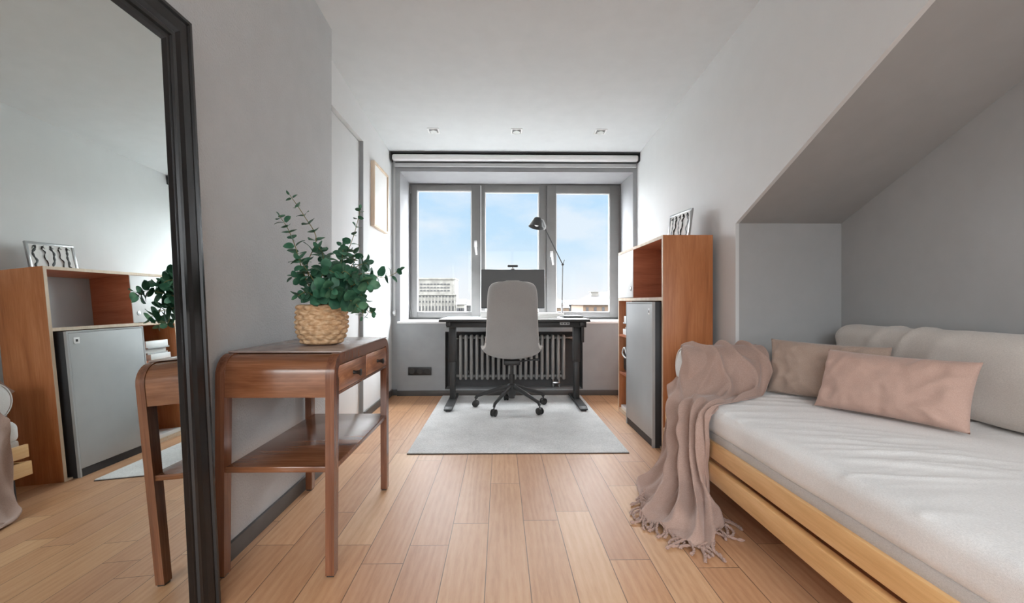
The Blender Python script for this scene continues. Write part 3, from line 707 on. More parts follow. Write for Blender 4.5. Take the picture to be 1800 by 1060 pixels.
cyl(bm, J+Vector((0, -.014, 0)), J+Vector((0, .014, 0)), .011, 14); tube(bm, [J, J+Vector((.018, 0, .045))], .0035, 8)
obj('upper_arm', bm, M_dmetal, lp)
Sh = at(944, 392, ly-.05); axd = Vector((-.22, -.12, -1)).normalized()
q_ = axd.to_track_quat('Z', 'Y').to_matrix().to_4x4()
t = bmesh.new(); prof_ = [(.024, -.052), (.034, -.046), (.075, .044), (.073, .044), (.032, -.042)]
rings = [[t.verts.new((r*math.cos(2*PI*k/32), r*math.sin(2*PI*k/32), z)) for k in range(32)] for r, z in prof_]
for i in range(len(rings)-1):
    for k in range(32): t.faces.new((rings[i][k], rings[i][(k+1) % 32], rings[i+1][(k+1) % 32], rings[i+1][k]))
t.faces.new(rings[0][::-1]); t.faces.new(rings[-1])
bm = bmesh.new(); merge(bm, t, Matrix.Translation(Sh) @ q_); shd = obj('lamp_shade', bm, M_dmetal, lp, 'dark grey conical shade')
t = bmesh.new(); bmesh.ops.create_uvsphere(t, u_segments=16, v_segments=10, radius=.026); bm = bmesh.new(); merge(bm, t, Matrix.Translation(Sh+axd*.008)); obj('bulb', bm, M_paper, shd)
bm = bmesh.new(); tube(bm, [T, T+Vector((.006, 0, .02)), Sh+Vector((.055, 0, .03)), Sh+Vector((.022, 0, .04))], .006, 10); cyl(bm, T+Vector((-.004, -.012, 0)), T+Vector((-.004, .012, 0)), .010, 14); obj('shade_joint', bm, M_chrome, lp)

# ------------------------------------------------------------------ office chair
oc = thing('office_chair', 'grey felt shell office chair on a five-star base at the desk', 'chair', (.096, 3.92, RZ))
cx = .096
# profile from top of back to seat front: (y, z, half width, edge lift direction blend)
PR = [(3.626, 1.092, .045), (3.624, 1.086, .118), (3.624, 1.068, .160), (3.630, 1.030, .188), (3.645, .96, .200), (3.668, .86, .204), (3.690, .76, .208), (3.705, .66, .214), (3.718, .59, .222), (3.745, .508, .236), (3.80, .460, .252), (3.90, .444, .264), (4.02, .452, .264), (4.12, .462, .250), (4.17, .456, .215), (4.18, .455, .16)]
PV = [Vector(p) for p in PR]
def shell(u, v, off=0):
    p = catmull(PV, v); q = catmull(PV, min(1, v+.01)); q0 = catmull(PV, max(0, v-.01))
    tg = Vector((0, q.x-q0.x, q.y-q0.y)).normalized(); nr = Vector((0, -tg.z, tg.y))    # towards the sitter
    if nr.y < 0 and nr.z < 0: nr = -nr
    s = 2*u-1; hw = max(p.z, .02)
    sb = max(0, min(1, (v-.42)/.2)); lift = (.045*(1-sb)+.085*sb*(1-max(0, (v-.75)/.25)))*(abs(s)**2.4)
    if v < .12: lift *= v/.12
    lift += .022*sb*abs(s)
    mid = Vector((cx, p.x, p.y))
    x = hw*math.sin(s*PI/2*.92)/math.sin(PI/2*.92)
    return mid+Vector((x, 0, 0))+nr*(lift+off)
bm = bmesh.new(); Vo = grid(bm, lambda u, v: shell(u, v, -.008), 30, 60); Vi = grid(bm, lambda u, v: shell(u, v, .004), 30, 60)
def rim_(A, Bv):
    n = len(A)
    for k in range(n-1): bm.faces.new((A[k], A[k+1], Bv[k+1], Bv[k]))
rim_([r[0] for r in Vo], [r[0] for r in Vi]); rim_([r[-1] for r in Vo], [r[-1] for r in Vi]); rim_(Vo[0], Vi[0]); rim_(Vo[-1], Vi[-1])
bm.faces.ensure_lookup_table()
for i in range(30):
    for j in range(60):
        if (i < 2 or i >= 28) and 33 <= j < 50: bm.faces[i*60+j].material_index = 1
obj('seat_shell', bm, [M_shellback, M_shellin], oc, smooth=60)
bm = bmesh.new(); Va = grid(bm, lambda u, v: shell(.03+.94*u, .03+.94*v, .0045), 28, 56); Vb = grid(bm, lambda u, v: shell(.03+.94*u, .03+.94*v, .0045+.012*min(1, 6*min(u, 1-u), 8*min(v, 1-v))), 28, 56)
obj('seat_pad', bm, M_shellin, oc, 'pale grey inner upholstery', smooth=60)
bm = bmesh.new()
pts = [shell(.012, v/60, -.002) for v in range(61)]; top_ = [shell(u/30, .004, -.002) for u in range(31)]; pts2 = [shell(.988, v/60, -.002) for v in range(61)]
tube(bm, pts[::-1]+top_[1:-1]+pts2, .0042, 8); obj('piping', bm, M_shellin, oc, 'pale seam along the shell edge')
bm = bmesh.new(); box(bm, cx-.07, cx+.07, 3.83, 4.03, .39, .432, bev=.012); cyl(bm, (cx+.06, 3.90, .415), (cx+.20, 3.88, .435), .006, 10); cyl(bm, (cx+.195, 3.88, .435), (cx+.235, 3.875, .436), .011, 12)
obj('tilt_mechanism', bm, M_dmetal, oc)
bm = bmesh.new(); cyl(bm, (cx, 3.92, .25), (cx, 3.92, .405), .014, 18); cyl(bm, (cx, 3.92, .10), (cx, 3.92, .30), .025, 20); obj('gas_column', bm, M_dmetal, oc)
bm = bmesh.new(); lathe(bm, [(.028, .115), (.036, .13), (.036, .215), (.027, .225)], cx, 3.92, 24); obj('hub', bm, M_dmetal, oc)
for k in range(5):
    a = R(-46+72*k); d = Vector((math.cos(a), math.sin(a), 0)); c0 = Vector((cx, 3.92, 0))
    bm = bmesh.new(); tube(bm, [c0+d*.02+Vector((0, 0, .200)), c0+d*.10+Vector((0, 0, .178)), c0+d*.27+Vector((0, 0, .122)), c0+d*.305+Vector((0, 0, .108)), c0+d*.318+Vector((0, 0, .085))], [.020, .018, .0145, .014, .012], 10, squash=(.8, 1.1))
    obj('base_arm', bm, M_dmetal, oc)
    cpos = c0+d*.318; tw = d.cross(Vector((0, 0, 1)))
    bm = bmesh.new(); cyl(bm, cpos+Vector((0, 0, .055)), cpos+Vector((0, 0, .088)), .006, 10)
    tube(bm, [cpos+tw*s_+Vector((0, 0, .030+RZ)) for s_ in (-.006, .006)], .024, 16)
    cs = obj('caster', bm, M_dmetal, oc)
    for sg in (-1, 1):
        bm = bmesh.new(); tube(bm, [cpos+tw*s_*sg+Vector((0, 0, .029+RZ)) for s_ in (.007, .009, .019, .022)], [.025, .029, .029, .022], 20); obj('wheel', bm, M_blackpl, cs)

# ------------------------------------------------------------------ teak shelving cabinet on the right
cb = thing('shelf_cabinet', 'tall teak-veneered shelving cabinet against the right wall', 'cabinet', (1.165, 3.35, 0))
kx0, kx1, ky0, ky1, kh = 1.008, 1.322, 2.815, 3.885, 1.344
t = .02
for ya in (ky0, ky1-t):
    s_ = obj('side_panel', B(kx0+.002, kx1, ya, ya+t, 0, kh, bev=.0008), M_teak, cb)
    obj('edge_strip', B(kx0, kx0+.0025, ya, ya+t, 0, kh), M_pale, s_, 'pale edge strip')
obj('top_panel', B(kx0+.002, kx1, ky0+t, ky1-t, kh-t, kh), M_teak2, cb); 
bm = B(kx0, kx0+.0025, ky0+t, ky1-t, kh-t, kh); obj('edge_strip', bm, M_pale, cb, 'pale edge strip')
obj('shelf', B(kx0+.002, kx1, ky0+t, ky1-t, .935, .957), M_teak2, cb); obj('edge_strip', B(kx0, kx0+.0025, ky0+t, ky1-t, .935, .957), M_pale, cb, 'pale edge strip')
dy = 3.447
obj('divider', B(kx0+.002, kx1-.012, dy, dy+.018, .957, kh-t), M_teak2, cb)
obj('back_panel', B(kx1-.010, kx1-.003, ky0+t, ky1-t, .03, kh-t), M_greydoor, cb, 'light grey back panel')
d_ = obj('door', B(kx0-.002, kx0+.016, dy+.002, ky1-.002, .960, kh-t-.003, bev=.001), M_white, cb, 'white lacquered small door')
bm = bmesh.new(); tube(bm, [(kx0-.003, 3.50, 1.03), (kx0-.008, 3.50, 1.03), (kx0-.009, 3.50, 1.03)], [.017, .017, .012], 20); obj('round_pull', bm, M_chrome, d_, 'round recessed steel pull')
dv = 3.50
obj('divider', B(kx0+.002, kx1-.012, dv, dv+.018, .03, .935), M_teak, cb)
for z in (.03, .655, .34): obj('shelf', B(kx0+.004, kx1-.012, dv+.018, ky1-t, z-.018, z), M_teak2 if z > .1 else M_pale, cb)
obj('plinth', B(kx0+.002, kx1-.02, ky0+t, ky1-t, 0, .012), M_pale, cb)
# dark pull-out unit with the light grey door
du = thing('storage_unit', 'charcoal storage unit with a light grey door standing in the shelving cabinet', 'cabinet', (1.1, 3.18, 0))
ux0, uy0, uy1, uh = .962, 2.872, 3.475, .928
bm = bmesh.new(); box(bm, ux0+.018, 1.30, uy0, uy1, .0, uh, bev=.001); obj('body', bm, M_charc, du)
dd_ = obj('door', B(ux0+.001, ux0+.0175, uy0+.014, uy1-.014, .052, uh-.014, bev=.0008), M_greydoor, du, 'light grey flat door')
bm = bmesh.new(); box(bm, ux0, ux0+.0178, uy0, uy0+.012, .0, uh); box(bm, ux0, ux0+.0178, uy1-.012, uy1, .0, uh); box(bm, ux0, ux0+.0178, uy0+.012, uy1-.012, uh-.012, uh); obj('door_surround', bm, M_greydoor, du)
bm = bmesh.new(); box(bm, ux0+.006, ux0+.0178, uy0+.012, uy1-.012, .0, .048); obj('plinth', bm, M_charc, du)
bm = bmesh.new(); box(bm, ux0-.001, ux0+.001, uy0+.045, uy0+.085, .845, .885, bev=.0004); pu = obj('pull', bm, M_white, dd_, 'white square pull plate')
bm = bmesh.new(); box(bm, ux0-.0016, ux0-.001, uy0+.057, uy0+.073, .857, .873); obj('pull_slot', bm, M_blackpl, pu)
# contents of the far bay
zz = .656
for k, (h, dx_, L_) in enumerate(((.045, .0, .27), (.012, .01, .25), (.03, .02, .24), (.012, .0, .26), (.05, .015, .27))):
    bm = bmesh.new(); m = Matrix.Translation((1.155+dx_, 3.69, zz)) @ Matrix.Rotation(R((k*37 % 9)-4), 4, 'Z')
    box(bm, -L_/2, L_/2, -.115, .115, 0, h, bev=.002, mtx=m); zz += h+.0006
    nm = ['white box file lying at the bottom of the stack in the cabinet bay', 'thin grey folder second from the bottom in the cabinet bay stack', 'white folder in the middle of the cabinet bay stack', 'thin grey folder second from the top of the cabinet bay stack', 'white box file on top of the stack in the cabinet bay'][k]
    tag(obj('document_box', bm, [M_white, M_greydoor, M_paper, M_greydoor, M_white][k]), nm, 'file', 'files stacked in the cabinet bay')
bg_ = thing('black_bag', 'black bag with pale cord on the lower shelf of the cabinet bay', 'bag', (1.15, 3.69, .34))
bm = bmesh.new(); box(bm, 1.03, 1.28, 3.555, 3.83, .342, .56, bev=.04, seg=4); obj('bag_body', bm, M_blackpl, bg_)
bm = bmesh.new(); tube(bm, [catmull([Vector(p) for p in ((1.025, 3.60, .54), (1.02, 3.66, .50), (1.02, 3.74, .55), (1.02, 3.80, .50), (1.022, 3.72, .47), (1.024, 3.64, .49))], i/30) for i in range(31)], .006, 8); obj('cord', bm, M_paper, bg_)
tag(obj('white_tray', B(1.02, 1.28, 3.55, 3.84, .0305, .06, bev=.004), M_white), 'flat white tray at the bottom of the cabinet bay', 'tray')
# small picture on the cabinet
pf = thing('picture_frame', 'small framed black and white drawing of five figures on top of the cabinet', 'picture', (1.2, 3.02, kh))
pw, ph, pt = .30, .20, .015
p0 = Vector((1.10, 2.93, kh)); 
pm = Matrix.Translation((1.203, 3.095, kh+.001)) @ Matrix.Rotation(R(-84), 4, 'Z') @ Matrix.Rotation(R(-8), 4, 'X')
f_ = .016
bm = bmesh.new()
box(bm, -pw/2, pw/2, 0, pt, 0, f_, bev=.001, mtx=pm); box(bm, -pw/2, pw/2, 0, pt, ph-f_, ph, bev=.001, mtx=pm)
box(bm, -pw/2, -pw/2+f_, 0, pt, f_, ph-f_, bev=.001, mtx=pm); box(bm, pw/2-f_, pw/2, 0, pt, f_, ph-f_, bev=.001, mtx=pm)
obj('frame', bm, M_chrome, pf, 'silver frame')
bm = bmesh.new(); box(bm, -pw/2+f_, pw/2-f_, .004, .012, f_, ph-f_, mtx=pm); pc = obj('drawing', bm, M_paper, pf)
random.seed(5); bm = bmesh.new()
for k in range(5):
    x = -pw/2+.045+k*.052
    P = [Vector((x+random.uniform(-.012, .012), .0032, z)) for z in (.178, .155, .13, .10, .07, .04, .022)]
    t_ = bmesh.new(); tube(t_, [catmull(P, i/20) for i in range(21)], [.004+.005*abs(math.sin(i*.8+k)) for i in range(21)], 8, squash=(1, .1)); merge(bm, t_, pm)
    t_ = bmesh.new(); tube(t_, [Vector((x-.014, .0032, .16)), Vector((x+.004, .0032, .172)), Vector((x+.013, .0032, .15))], [.003, .005, .003], 8, squash=(1, .2)); merge(bm, t_, pm)
obj('figures', bm, M_blackpl, pc)
bm = bmesh.new(); box(bm, -.02, .02, pt, pt+.003, .01, .15, mtx=pm @ Matrix.Rotation(R(-18), 4, 'X')); obj('easel_back', bm, M_blackpl, pf)

# ------------------------------------------------------------------ daybed
db = thing('daybed', 'honey pine daybed with a pale linen mattress in the alcove on the right', 'bed', (1.42, 1.55, 0))
fx, by0, by1, bx1 = .93, .45, 2.56, 1.955
for z0, z1 in ((.240, .312), (.142, .218)):
    obj('front_rail', B(fx-(.010 if z0 < .2 else 0), fx+.020, by0, by1, z0, z1, bev=.003), M_pine, db)
for z0, z1 in ((.233, .300), (.142, .216)): obj('end_rail', B(fx+.027, bx1, by1-.026, by1-.001, z0, z1, bev=.003), M_pine, db)
obj('slat_base', B(fx+.03, bx1, by0+.02, by1-.03, .27, .30), M_pine, db)
for x in (fx+.05, bx1-.06):
    for y in (by0+.1, by1-.09): obj('leg', B(x, x+.05, y, y+.05, 0, .272, bev=.003), M_charc, db)
MZ = .455
def soft_box(x0, x1, y0, y1, z0, z1, r, nx, ny, nz, disp=None):
    """rounded box from a subdivided cube, with vertex displacement"""
    bm = bmesh.new(); vs = {}
    def V(i, j, k):
        key = (i, j, k)
        if key not in vs:
            p = Vector((x0+(x1-x0)*i/nx, y0+(y1-y0)*j/ny, z0+(z1-z0)*k/nz))
            c = Vector((min(max(p.x, x0+r), x1-r), min(max(p.y, y0+r), y1-r), min(max(p.z, z0+r), z1-r)))
            d = p-c
            nrm = Vector((0, 0, 0))
            if d.length > 1e-6: nrm = d.normalized(); p = c+nrm*min(r, d.length if (abs(d.x) < 1e-6)+(abs(d.y) < 1e-6)+(abs(d.z) < 1e-6) >= 2 else r)
            if disp: p = p+disp(p, nrm)
            vs[key] = bm.verts.new(p)
        return vs[key]
    for i in range(nx):
        for j in range(ny):
            bm.faces.new((V(i, j, 0), V(i, j+1, 0), V(i+1, j+1, 0), V(i+1, j, 0))); bm.faces.new((V(i, j, nz), V(i+1, j, nz), V(i+1, j+1, nz), V(i, j+1, nz)))
    for i in range(nx):
        for k in range(nz):
            bm.faces.new((V(i, 0, k), V(i+1, 0, k), V(i+1, 0, k+1), V(i, 0, k+1))); bm.faces.new((V(i, ny, k), V(i, ny, k+1), V(i+1, ny, k+1), V(i+1, ny, k)))
    for j in range(ny):
        for k in range(nz):
            bm.faces.new((V(0, j, k), V(0, j, k+1), V(0, j+1, k+1), V(0, j+1, k))); bm.faces.new((V(nx, j, k), V(nx, j+1, k), V(nx, j+1, k+1), V(nx, j, k+1)))
    return bm
def matd(p, n):
    d = .007*noise.noise(p*3.0)
    wx = p.x+.10*noise.noise(Vector((p.x*1.5, p.y*1.5, 8)))
    nz = noise.noise(Vector((wx*1.5+2, p.y*11+p.x*3.0, 4))); n2_ = noise.noise(Vector((wx*2.6+7, p.y*21-p.x*2.0, 1)))
    m = min(1, max(0, noise.noise(Vector((p.x*2.3, p.y*1.7, 9)))*1.6+.42))
    tdn = 1 if n.z > .3 else .25
    if n.z > .7 or p.z > MZ-.012: d += tdn*m*(.010*max(0, 1-2.6*abs(nz))**2+.0025*max(0, 1-2.4*abs(n2_))**2)
    return Vector((n.x*d*.7, n.y*d, (d if p.z > .4 else 0)))
obj('mattress', soft_box(fx+.010, bx1, by0, 2.545, .328, MZ, .045, 90, 220, 12, matd), M_linen, db, 'pale linen mattress', smooth=80)
obj('mattress_base', B(fx+.014, bx1-.01, by0+.02, by1-.03, .300, .345, bev=.012), M_under, db, 'grey-beige fabric base')
# back bolster
def backd(p, n):
    d = .010*noise.noise(p*2.6)+.006*noise.noise(p*7)
    k = math.sin(p.y*30+p.z*24+4*noise.noise(Vector((p.y*2, p.z*2, 2))))
    m = max(0, noise.noise(Vector((p.y*2.2, p.z*2.2, 5)))+.1)
    d += .014*m*max(0, k)**3
    return n*d+Vector((-.03*max(0, (MZ+.2-p.z)/.2) if p.x < 1.86 else 0, 0, 0))*0
bm = soft_box(1.795, 1.972, .48, 2.455, MZ+.009, .808, .07, 20, 150, 34, backd)
tag(obj('back_cushion', bm, M_back, smooth=80), 'long beige back cushion lying along the alcove wall on the daybed', 'cushion')
# end bolster
bo = thing('bolster', 'pale round bolster at the far end of the daybed, mostly under the throw', 'bolster', (1.2, 2.46, MZ))
BY, BZ, BR_ = 2.447, MZ+.117, .112
bm = bmesh.new(); ps = [(.985, .035), (.975, .07), (.99, .10), (1.01, BR_), (1.10, BR_), (1.2, BR_), (1.32, BR_), (1.37, BR_), (1.39, .10), (1.395, .06)]
tube(bm, [(x, BY, BZ) for x, r in ps], [r for x, r in ps], 40); obj('bolster_cover', bm, M_linen, bo, smooth=60)
bm = bmesh.new(); tube(bm, [(.988+.0, BY+.1045*math.cos(a*PI/20), BZ+.1045*math.sin(a*PI/20)) for a in range(41)], .0035, 6); obj('piping', bm, M_linen, bo)

def pillow(name, mat, label, BL, BR2, TL, TR, thick, seed, piping=True):
    BL, BR2, TL, TR = map(Vector, (BL, BR2, TL, TR))
    nrm = (BR2-BL).cross(TL-BL).normalized(); 
    if nrm.y > 0: nrm = -nrm
    nu, nv = 56, 36
    def F(sg):
        def G(u, v):
            a, b = 2*u-1, 2*v-1
            pin = .035*(1-abs(b)**2)*abs(a)**6*0
            # sides pull in between the corners
            uu = .5+.5*a*(1-.045*(1-b*b)); vv = .5+.5*b*(1-.06*(1-a*a))
            p = (BL*(1-uu)+BR2*uu)*(1-vv)+(TL*(1-uu)+TR*uu)*vv
            e = max(0, (1-a**4))*max(0, (1-b**4)); h = thick*(e**.55)
            q = Vector((a*1.6+seed, b*1.3, sg))
            wr = .014*noise.noise(q*1.3)+.005*noise.noise(q*3.2)+.012*(1-2*abs(noise.noise(Vector((q.x*2.2, q.y*1.2, sg+2)))))
            cr = abs(math.sin(6*math.atan2(b+.02, a+.02)+3*noise.noise(q*1.1)))*.016*max(0, math.hypot(a, b)-.5)
            return p+nrm*sg*(h+(wr-cr)*min(1, e*3))
        return G
    bm = bmesh.new(); grid(bm, F(1), nu, nv); grid(bm, F(-1), nu, nv)
    bmesh.ops.remove_doubles(bm, verts=bm.verts[:], dist=.0004)
    o = obj(name, bm, mat, smooth=80); tag(o, label, 'cushion'); return o
Z0 = MZ+.012
pillow('cushion', M_brown, 'taupe linen cushion leaning against the back cushion behind the pink one', (1.372, 2.325, Z0), (1.640, 1.885, Z0), (1.425, 2.375, .735), (1.722, 1.975, .728), .052, 1.3)
pillow('cushion', M_pink, 'dusty pink linen cushion in front on the daybed', (1.398, 2.010, Z0), (1.635, 1.560, Z0), (1.480, 2.035, .715), (1.725, 1.600, .712), .062, 4.2)

# ------------------------------------------------------------------ throw blanket
th_ = thing('throw_blanket', 'dusty mauve fringed throw draped over the bolster and down to the floor', 'blanket', (.85, 2.2, 0))
G = [
 [(1.00,2.57,.60),(1.00,2.50,.69),(.985,2.44,.69),(.95,2.43,.60),(.915,2.45,.50),(.885,2.46,.40),(.862,2.44,.28),(.832,2.40,.16),(.772,2.34,.07),(.70,2.27,.02),(.690,2.18,.010)],
 [(1.11,2.57,.62),(1.10,2.49,.70),(1.08,2.34,.68),(1.03,2.30,.58),(.955,2.28,.485),(.895,2.25,.42),(.868,2.22,.32),(.845,2.20,.20),(.79,2.16,.09),(.68,2.06,.025),(.605,1.975,.010)],
 [(1.22,2.57,.62),(1.22,2.49,.70),(1.19,2.33,.66),(1.13,2.28,.55),(1.02,2.22,.478),(.925,2.16,.45),(.875,2.13,.36),(.855,2.10,.24),(.82,2.06,.11),(.73,1.90,.04),(.665,1.82,.010)],
 [(1.34,2.57,.62),(1.34,2.49,.70),(1.32,2.31,.64),(1.25,2.25,.50),(1.10,2.16,.472),(.965,2.08,.465),(.892,2.04,.38),(.880,2.01,.25),(.86,1.96,.12),(.80,1.78,.045),(.765,1.685,.010)],
 [(1.41,2.57,.62),(1.41,2.49,.70),(1.40,2.34,.64),(1.33,2.25,.50),(1.14,2.12,.470),(1.01,2.04,.468),(.912,1.99,.44),(.893,1.975,.33),(.893,1.965,.19),(.91,1.94,.07),(.955,1.91,.010)]]
GV = [[Vector(p) for p in g] for g in G]
def tp(s, t): return catmull([catmull(g, t) for g in GV], s)
def sstep(a, b, x): x = min(max((x-a)/(b-a), 0), 1); return x*x*(3-2*x)
def throwF(s, t):
    p = tp(s, t); e = .01
    du_ = tp(min(1, s+e), t)-tp(max(0, s-e), t); dv_ = tp(s, min(1, t+e))-tp(s, max(0, t-e))
    n = du_.cross(dv_).normalized()
    n = -n
    hang = sstep(.42, .55, t)*(1-.45*sstep(.82, .95, t)); top_a = .015*(1-sstep(.4, .5, t))
    ph = s*5.2+.55*math.sin(t*4+s*3)+.5*noise.noise(Vector((s*2, t*3, 1)))
    f1 = 1-2*(math.sin(PI*ph)**2+.006)**.42; f2 = math.sin(2*PI*(s*9.5+1.2*noise.noise(Vector((s*3, t*2.5, 7)))))
    # diagonal gathers over the bolster
    dg = 1-2*(math.sin(PI*(s*3.1-t*4.6+.8*noise.noise(Vector((s*2.5, t*5, 3)))))**2+.006)**.3
    d = hang*(.040*f1+.006*f2)+top_a*(dg*1.5+.4*f1)+.012*noise.noise(Vector((s*4, t*8, 2)))*(.9-.5*hang+.8*sstep(.84, .92, t))
    d += .022*sstep(.80, .9, t)*(1-sstep(.93, 1, t))*max(0, noise.noise(Vector((s*6, t*13, 5))))
    p = p+n*d
    # keep the cloth outside bolster, mattress, rail and floor
    m = .008
    if p.z > MZ-.05:
        r = math.hypot(p.y-BY, p.z-BZ); rr_ = BR_+m; w_ = sstep(.945, .985, p.x)
        if r < rr_:
            k = 1+(rr_/max(r, 1e-4)-1)*w_; p.y = BY+(p.y-BY)*k; p.z = BZ+(p.z-BZ)*k
    if t < .62 and p.z > .36:
        zt = MZ+m+.003*(1+f1)-.03*(1-sstep(fx-.005, fx+.05, p.x))
        p.z += max(0, zt-p.z)*sstep(fx-.02, fx+.02, p.x)
    if t < .93:
        xl = fx-.012-.040*(1+f1)*.5*sstep(.42, .58, t)
        p.x -= max(0, p.x-xl)*sstep(.0, .06, MZ+.004-p.z)*(1-sstep(.84, .93, t))
    p.z = max(p.z, .006+.003*(1+f1))
    return p
bm = bmesh.new(); V = grid(bm, throwF, 170, 260)
for _ in range(3): bmesh.ops.smooth_vert(bm, verts=bm.verts[:], factor=.5, use_axis_x=True, use_axis_y=True, use_axis_z=True)
bm.normal_update(); bm.faces.ensure_lookup_table(); sgn = -1 if bm.faces[len(bm.faces)//4].normal.z < 0 else 1
n1, n2 = len(V), len(V[0])
V2 = [[bm.verts.new(v.co-v.normal*sgn*.0026) for v in row] for row in V]
for i in range(n1-1):
    for j in range(n2-1): bm.faces.new((V2[i][j], V2[i][j+1], V2[i+1][j+1], V2[i+1][j]))
for i in range(n1-1):
    bm.faces.new((V[i][0], V2[i][0], V2[i+1][0], V[i+1][0])); bm.faces.new((V[i][-1], V[i+1][-1], V2[i+1][-1], V2[i][-1]))
for j in range(n2-1):
    bm.faces.new((V[0][j], V[0][j+1], V2[0][j+1], V2[0][j])); bm.faces.new((V[-1][j], V2[-1][j], V2[-1][j+1], V[-1][j+1]))
tb = obj('cloth', bm, M_throw, th_, smooth=80)
random.seed(11); bm = bmesh.new()
for k in range(44):
    s = (k+.5)/44; p = throwF(s, 1.0); q = throwF(s, .97); d = (p-q); d.z = 0
    if d.length < 1e-4: d = Vector((-.4, -.8, 0))
    d.normalize(); d = (Matrix.Rotation(random.gauss(0, .45), 3, 'Z') @ d); L_ = random.uniform(.055, .10); sd_ = Vector((-d.y, d.x, 0)); c1, c2 = random.uniform(-.02, .02), random.uniform(-.02, .02)
    for w_ in (0, PI):
        pts = []
        for i in range(17):
            u = i/16; b = p+d*(L_*u)+sd_*(c1*math.sin(PI*u)+c2*u*u); b.z = max(.006, p.z*(1-u)**2*.9+.006)
            pts.append(b+sd_*(.0026*math.cos(u*16+w_))+Vector((0, 0, .0026*math.sin(u*16+w_)+.001)))
        tube(bm, pts, [.0034]*14+[.0052, .0048, .002], 6)
obj('fringe', bm, M_fringe, th_, 'twisted tassel fringe', smooth=60)

# ------------------------------------------------------------------ outside
M_ground = m_plain('distant ground', (72, 72, 68), .95, var=14)
M_stone = MatB('pale stone facade', (205, 200, 192), .9)
M_stone.base(M_stone.ramp(M_stone.noise(.5, 4), [(.35, (90, 88, 84)), (.65, (112, 110, 105))])); M_stone = M_stone.m
M_stone2 = m_plain('warm rendered facade', (92, 76, 62), .9, var=5)
M_roofm = m_plain('weathered grey roof', (44, 43, 43), .9, var=7)
M_dwin = m_plain('dark window opening', (38, 38, 40), .5, var=5)
bm = B(-600, 600, 20, 1500, -20.5, -20); g = obj('ground', bm, M_ground); g['kind'] = 'structure'
def outp(x, y, Y): return at(x, y, Y)
# the stepped stone block at left
Y0 = 160.; k = Y0/800
def XX(px): return at(px, 530, Y0).x
def ZZ(py): return at(880, py, Y0).z
bd = thing('stone_building', 'pale stepped stone office block seen through the left window pane', 'building', (XX(765), Y0, -20))
bm = bmesh.new(); box(bm, XX(690), XX(799), Y0+1, Y0+14, -20, ZZ(489)); box(bm, XX(690), XX(800), Y0+.6, Y0+14.4, ZZ(491), ZZ(488.5)); obj('upper_block', bm, M_stone, bd)
bm = bmesh.new(); box(bm, XX(690), XX(802), Y0, Y0+1, -20, ZZ(517.5)); box(bm, XX(690), XX(803), Y0-.4, Y0+1, ZZ(519), ZZ(516.5)); obj('lower_block', bm, M_stone, bd)
def bwin(x0, x1, y0, y1, yy, par): obj('window', B(XX(x0), XX(x1), yy-.12, yy+.2, ZZ(y1), ZZ(y0)), M_dwin, par)
for r_, (ya, yb_) in enumerate(((498.5, 500.5), (504.5, 506.5), (510, 512))):
    for c_ in range(9): bwin(737.5+c_*6, 742+c_*6, ya, yb_, Y0+1, bd)
for r_, (ya, yb_, w_) in enumerate(((519.8, 522.5, 3), (529, 532, 2.4), (538, 546, 2.2))):
    for c_ in range(11): bwin(737+c_*5.8, 737+c_*5.8+w_, ya, yb_, Y0, bd)
bm = bmesh.new()
for c_ in range(12): box(bm, XX(735.2+c_*5.8)-.15, XX(735.2+c_*5.8)+.25, Y0-.3, Y0+.1, ZZ(549), ZZ(523.5))
obj('pilasters', bm, M_stone, bd)
for i, (x0, x1, yt, mt, Yd, lab) in enumerate((
    (803, 816, 531, M_stone, 150, 'pale low block right beside the stepped stone building'),
    (815, 842, 534, M_roofm, 210, 'low grey block at the right edge of the left window pane'),
    (960, 1000, 538, M_stone2, 190, 'low pale block behind the lamp column in the right window pane'),
    (996, 1016, 533, M_roofm, 230, 'grey block left of the pitched roof house outside'))):
    a, b = at(x0, yt, Yd), at(x1, yt, Yd)
    hb = thing('distant_house', lab, 'building', ((a.x+b.x)/2, Yd+5, -20))
    obj('wall', B(a.x, b.x, Yd, Yd+10, -20, a.z-.8), mt, hb)
    bm = bmesh.new(); prism(bm, [(Yd-.6, a.z-.8), (Yd+10.6, a.z-.8), (Yd+5, a.z+1.0)], 'X', a.x-.4, b.x+.4); obj('roof', bm, M_roofm, hb)
    nwn = 3
    for c_ in range(nwn):
        xw = a.x+(b.x-a.x)*(c_+.5)/nwn; obj('window', B(xw-.5, xw+.5, Yd-.1, Yd+.2, a.z-3.6, a.z-2.0), M_dwin, hb)
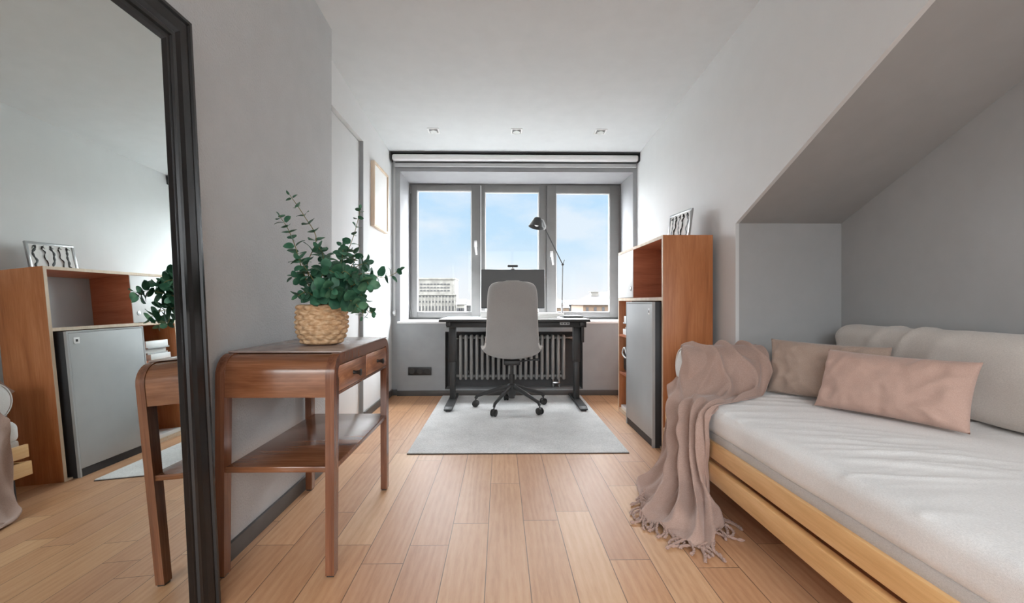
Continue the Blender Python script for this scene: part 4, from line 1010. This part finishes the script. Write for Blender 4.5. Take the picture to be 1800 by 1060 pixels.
# pitched-roof house at right
Yh = 60.
def PH(x, y): return at(x, y, Yh)
ph_ = thing('pitched_roof_house', 'house with a big grey hipped roof and warm facade in the right window pane', 'building', (PH(1070, 540).x, Yh+3, -20))
e0, e1, rz0, rz1 = PH(1021, 536).x, PH(1150, 536).x, PH(1021, 536).z, PH(1058, 512).z
obj('wall', B(e0+.3, e1, Yh, Yh+10, -20, rz0), M_stone2, ph_)
rp0, rp1 = PH(1057, 512).x, PH(1120, 512).x
bm = bmesh.new(); vv = [bm.verts.new(p) for p in ((e0, Yh-.4, rz0), (e1, Yh-.4, rz0), (e1, Yh+10.4, rz0), (e0, Yh+10.4, rz0), (rp0, Yh+4, rz1), (rp1, Yh+4, rz1))]
for f in ((0, 1, 5, 4), (1, 2, 5), (2, 3, 4, 5), (3, 0, 4), (3, 2, 1, 0)): bm.faces.new([vv[i] for i in f])
obj('roof', bm, M_roofm, ph_, smooth=20)
bm = bmesh.new(); cc = PH(1046, 520); box(bm, cc.x, cc.x+1.0, Yh+2.6, Yh+3.6, rz0, PH(1046, 513).z); box(bm, cc.x-.1, cc.x+1.1, Yh+2.5, Yh+3.7, PH(1046, 513).z, PH(1046, 512).z); obj('chimney', bm, M_stone, ph_)
for c_ in range(4):
    xw = PH(1030+c_*14, 540).x; obj('window', B(xw, xw+.35, Yh-.08, Yh+.1, PH(0, 548).z, PH(0, 540).z), M_dwin, ph_)
# hazy ridge on the horizon
bm = bmesh.new(); random.seed(2)
top_ = [(x, 2.5+6*abs(noise.noise(Vector((x*.02, 0, 0))))) for x in range(-400, 401, 8)]
t = bmesh.new(); fr0 = [t.verts.new((x, 700, z)) for x, z in top_]; fr1 = [t.verts.new((x, 640, -20)) for x, z in top_]; fr2 = [t.verts.new((x, 780, -20)) for x, z in top_]
for i in range(len(top_)-1): t.faces.new((fr0[i], fr0[i+1], fr1[i+1], fr1[i])); t.faces.new((fr0[i], fr2[i], fr2[i+1], fr0[i+1]))
merge(bm, t); hl = obj('hills', bm, m_plain('hazy hills', (76, 82, 86), .95, var=6)); hl['kind'] = 'structure'
